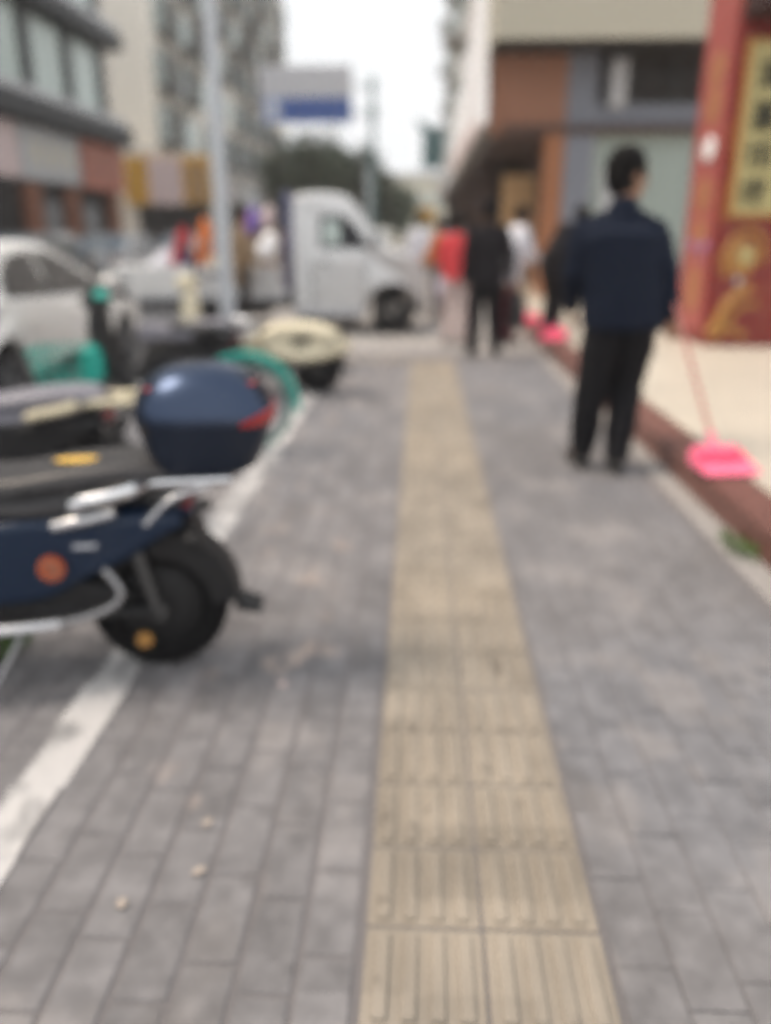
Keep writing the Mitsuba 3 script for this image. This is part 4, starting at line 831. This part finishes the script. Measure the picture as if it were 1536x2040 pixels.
gold += [tube(spline([(3.24, 9.39, .24), (3.36, 9.385, .40), (3.48, 9.385, .58), (3.66, 9.39, .62)], 6), .03, 10), tube(spline([(3.30, 9.39, .9), (3.26, 9.385, 1.15), (3.40, 9.385, 1.36), (3.62, 9.385, 1.32), (3.66, 9.39, 1.05)], 6), .03, 10)]
gold += [tri(ell((3.30 + .12 * k, 9.395, .30 + .05 * (k % 2)), (.06, .025, .05))) for k in range(3)]
obj('gold_relief', gold, 'm_gold', t, label='gold curling relief low on the pillar front')
obj('relief_gem', tri(ell((3.48, 9.37, 1.12), (.08, .03, .10))), 'm_yellow', t)
obj('relief_gem', tri(ell((3.43, 9.375, .86), (.04, .02, .04))), 'm_label', t)
t = thing('plaque', 'tall yellow plaque with four dark characters hanging on the red pillar', 'plaque', None)
obj('board', box(3.24, 3.80, 9.33, 9.385, 1.53, 3.16, .012), 'm_yellow', t, False)
obj('frame', [box(3.22, 3.26, 9.315, 9.39, 1.51, 3.18, .006), box(3.78, 3.82, 9.315, 9.39, 1.51, 3.18, .006), box(3.26, 3.78, 9.316, 9.39, 1.51, 1.55, .006), box(3.26, 3.78, 9.316, 9.39, 3.14, 3.18, .006)], 'm_gold', t, False)
glyphs = [[(.0, .45, .0, -.45), (-.4, .3, .4, .3), (-.35, 0, .35, 0), (-.4, -.45, .0, -.1), (.4, -.45, .0, -.1)],
          [(-.42, .42, .42, .42), (-.3, .2, .3, .2), (-.3, .2, -.3, -.05), (.3, .2, .3, -.05), (-.3, -.05, .3, -.05), (-.45, -.2, .45, -.2), (0, .45, 0, -.45), (-.4, -.42, .4, -.42), (-.2, .1, .2, .1)],
          [(-.3, .42, -.3, -.42), (-.45, .1, -.1, .25), (.0, .3, .45, .3), (.22, .45, .1, -.1), (.0, 0, .4, -.42), (.4, 0, -.02, -.42)],
          [(0, .48, 0, .3), (-.4, .3, .42, .3), (-.4, .3, -.42, -.42), (-.2, .08, .35, .08), (.15, .2, .15, -.42), (-.2, -.15, -.05, -.28), (.15, -.42, 0, -.36)]]
for g, z in zip(glyphs, (2.86, 2.48, 2.12, 1.76)):
    obj('character', [tube([(3.46 + a * .27, 9.328, z + b * .27), (3.46 + c * .27, 9.328, z + d * .27)], .024, 6) for a, b, c, d in g], 'm_ink', t)
single('canopy', box(3.14, 7, 8.9, 9.38, 3.34, 4.4, .02), 'm_maroonroof', 'dark maroon canopy over the yellow plaque, top right corner', 'canopy', smooth=False)
t = thing('ribbon_bow', 'small purple pink ribbon bow tied low on the corner of the red pillar', 'ribbon', TR(2.99, 9.45, 1.2))
obj('loop', [soft(hull(((s * .03, 0, 0), .02), ((s * .07, 0, .03), (.04, .03, .05))), .02, 3) for s in (-1, 1)], 'm_purple', t)
obj('tail', [tube([(0, 0, 0), (.03, -.01, -.08), (.02, -.01, -.16)], .012), tube([(0, 0, 0), (.10, 0, .0), (.17, .06, 0)], .01)], 'm_purple', t)

# ---------------------------------------------------------------- far end: trees and a pale building
def tree(label, x, y, h, rx, rz, seed, group='street trees at the end of the road', mt='m_leafdark', z0=None):
    r = np.random.default_rng(seed); t = thing('street_tree', label, 'tree', TR(x, y, -.1), group)
    cz = h - rz
    tk = [tube([(0, 0, 0), (.08, .05, cz * .5), (0, 0, cz)], [.20, .15, .10], 8)]
    for k in range(6):
        a = r.uniform(0, 2 * np.pi); tk.append(tube([(0, 0, cz * .7), (math.cos(a) * rx * .4, math.sin(a) * rx * .4, cz), (math.cos(a) * rx * .7, math.sin(a) * rx * .7, cz + rz * .35)], [.08, .05, .02], 6))
    obj('trunk', tk, 'm_bark', t)
    for nm, m, n in (('crown', mt, 2600), ('crown', 'm_leafmid', 1200)):
        cl = r.normal(size=(26, 3)); cl /= np.linalg.norm(cl, axis=1, keepdims=True); cl *= r.uniform(.35, .85, (26, 1))
        k = r.integers(0, 26, n); p = (cl[k] + r.normal(0, .17, (n, 3))) * [rx, rx, rz] + [0, 0, cz]
        u = r.normal(size=(n, 3)); u /= np.linalg.norm(u, axis=1, keepdims=True); v = np.cross(u, r.normal(size=(n, 3))); v /= np.linalg.norm(v, axis=1, keepdims=True)
        sz = r.uniform(.12, .26, (n, 1)); V = np.stack([p - u * sz, p + v * sz * .6, p + u * sz, p - v * sz * .6], 1).reshape(-1, 3)
        F = np.arange(n)[:, None] * 4 + np.array([[0, 1, 2, 3]]); F = np.vstack([F[:, [0, 1, 2]], F[:, [0, 2, 3]]])
        obj(nm, trimesh.Trimesh(V, F, process=False), m, t, False)
tl = 'dark green street tree behind the truck cab, '
for i, (x, y, h, rx, rz, w) in enumerate([(-9.3, 62, 7.6, 2.2, 3.2, 'leftmost, half behind the tall block'), (-7.0, 58, 8.2, 2.2, 3.4, 'tallest of the row'), (-5.0, 62, 7.6, 2.2, 2.9, 'just right of the tallest'), (-3.4, 66, 6.6, 1.9, 2.5, 'left of the sign mast foot'),
                                          (-2.0, 78, 5.8, 1.8, 2.3, 'rightmost and farthest')]):
    tree(tl + w, x, y, h, rx, rz, 20 + i, None)
t = thing('far_building', 'pale cream building closing the far end of the street', 'building', None)
obj('wall', box(-9, 9, 120, 130, 0, 8.6), 'm_farwall', t, False)
obj('roof', box(-9.2, 9.2, 119.8, 130.2, 8.6, 9.0), 'm_signgrey', t, False)
for c in range(9):
    for z in (1.6, 4.6):
        w = obj('window', box(-8.4 + 1.9 * c, -7.2 + 1.9 * c, 119.93, 120.02, z, z + 1.6), 'm_signgrey', t, False)
        obj('pane', box(-8.3 + 1.9 * c, -7.3 + 1.9 * c, 119.9, 119.94, z + .1, z + 1.5), 'm_winglass', w, False)
single('shop_banner', box(-.4, 1.2, 80, 80.1, 2.0, 3.6, .02), 'm_shopyellow', 'small yellow banner far up the street, beyond the white top', 'banner', smooth=False)
single('shop_banner', box(-2.6, -1.2, 82, 82.1, 1.6, 3.4, .02), 'm_signlight', 'small blue banner far up the street, right of the truck cab roof', 'banner', smooth=False)

# ---------------------------------------------------------------- thin street haze
scene['haze_medium'] = {'type': 'homogeneous', 'albedo': 0.95, 'sigma_t': 0.0012}
scene['haze'] = {'type': 'cube', 'to_world': mi.ScalarTransform4f().translate([0, 120, 16.5]).scale([125, 145, 18.0]), 'bsdf': {'type': 'null'}, 'interior': {'type': 'ref', 'id': 'haze_medium'}}
scene['camera']['medium'] = {'type': 'ref', 'id': 'haze_medium'}
labels['haze'] = {'label': 'thin pale haze in the air of the street', 'category': 'haze', 'kind': 'stuff'}
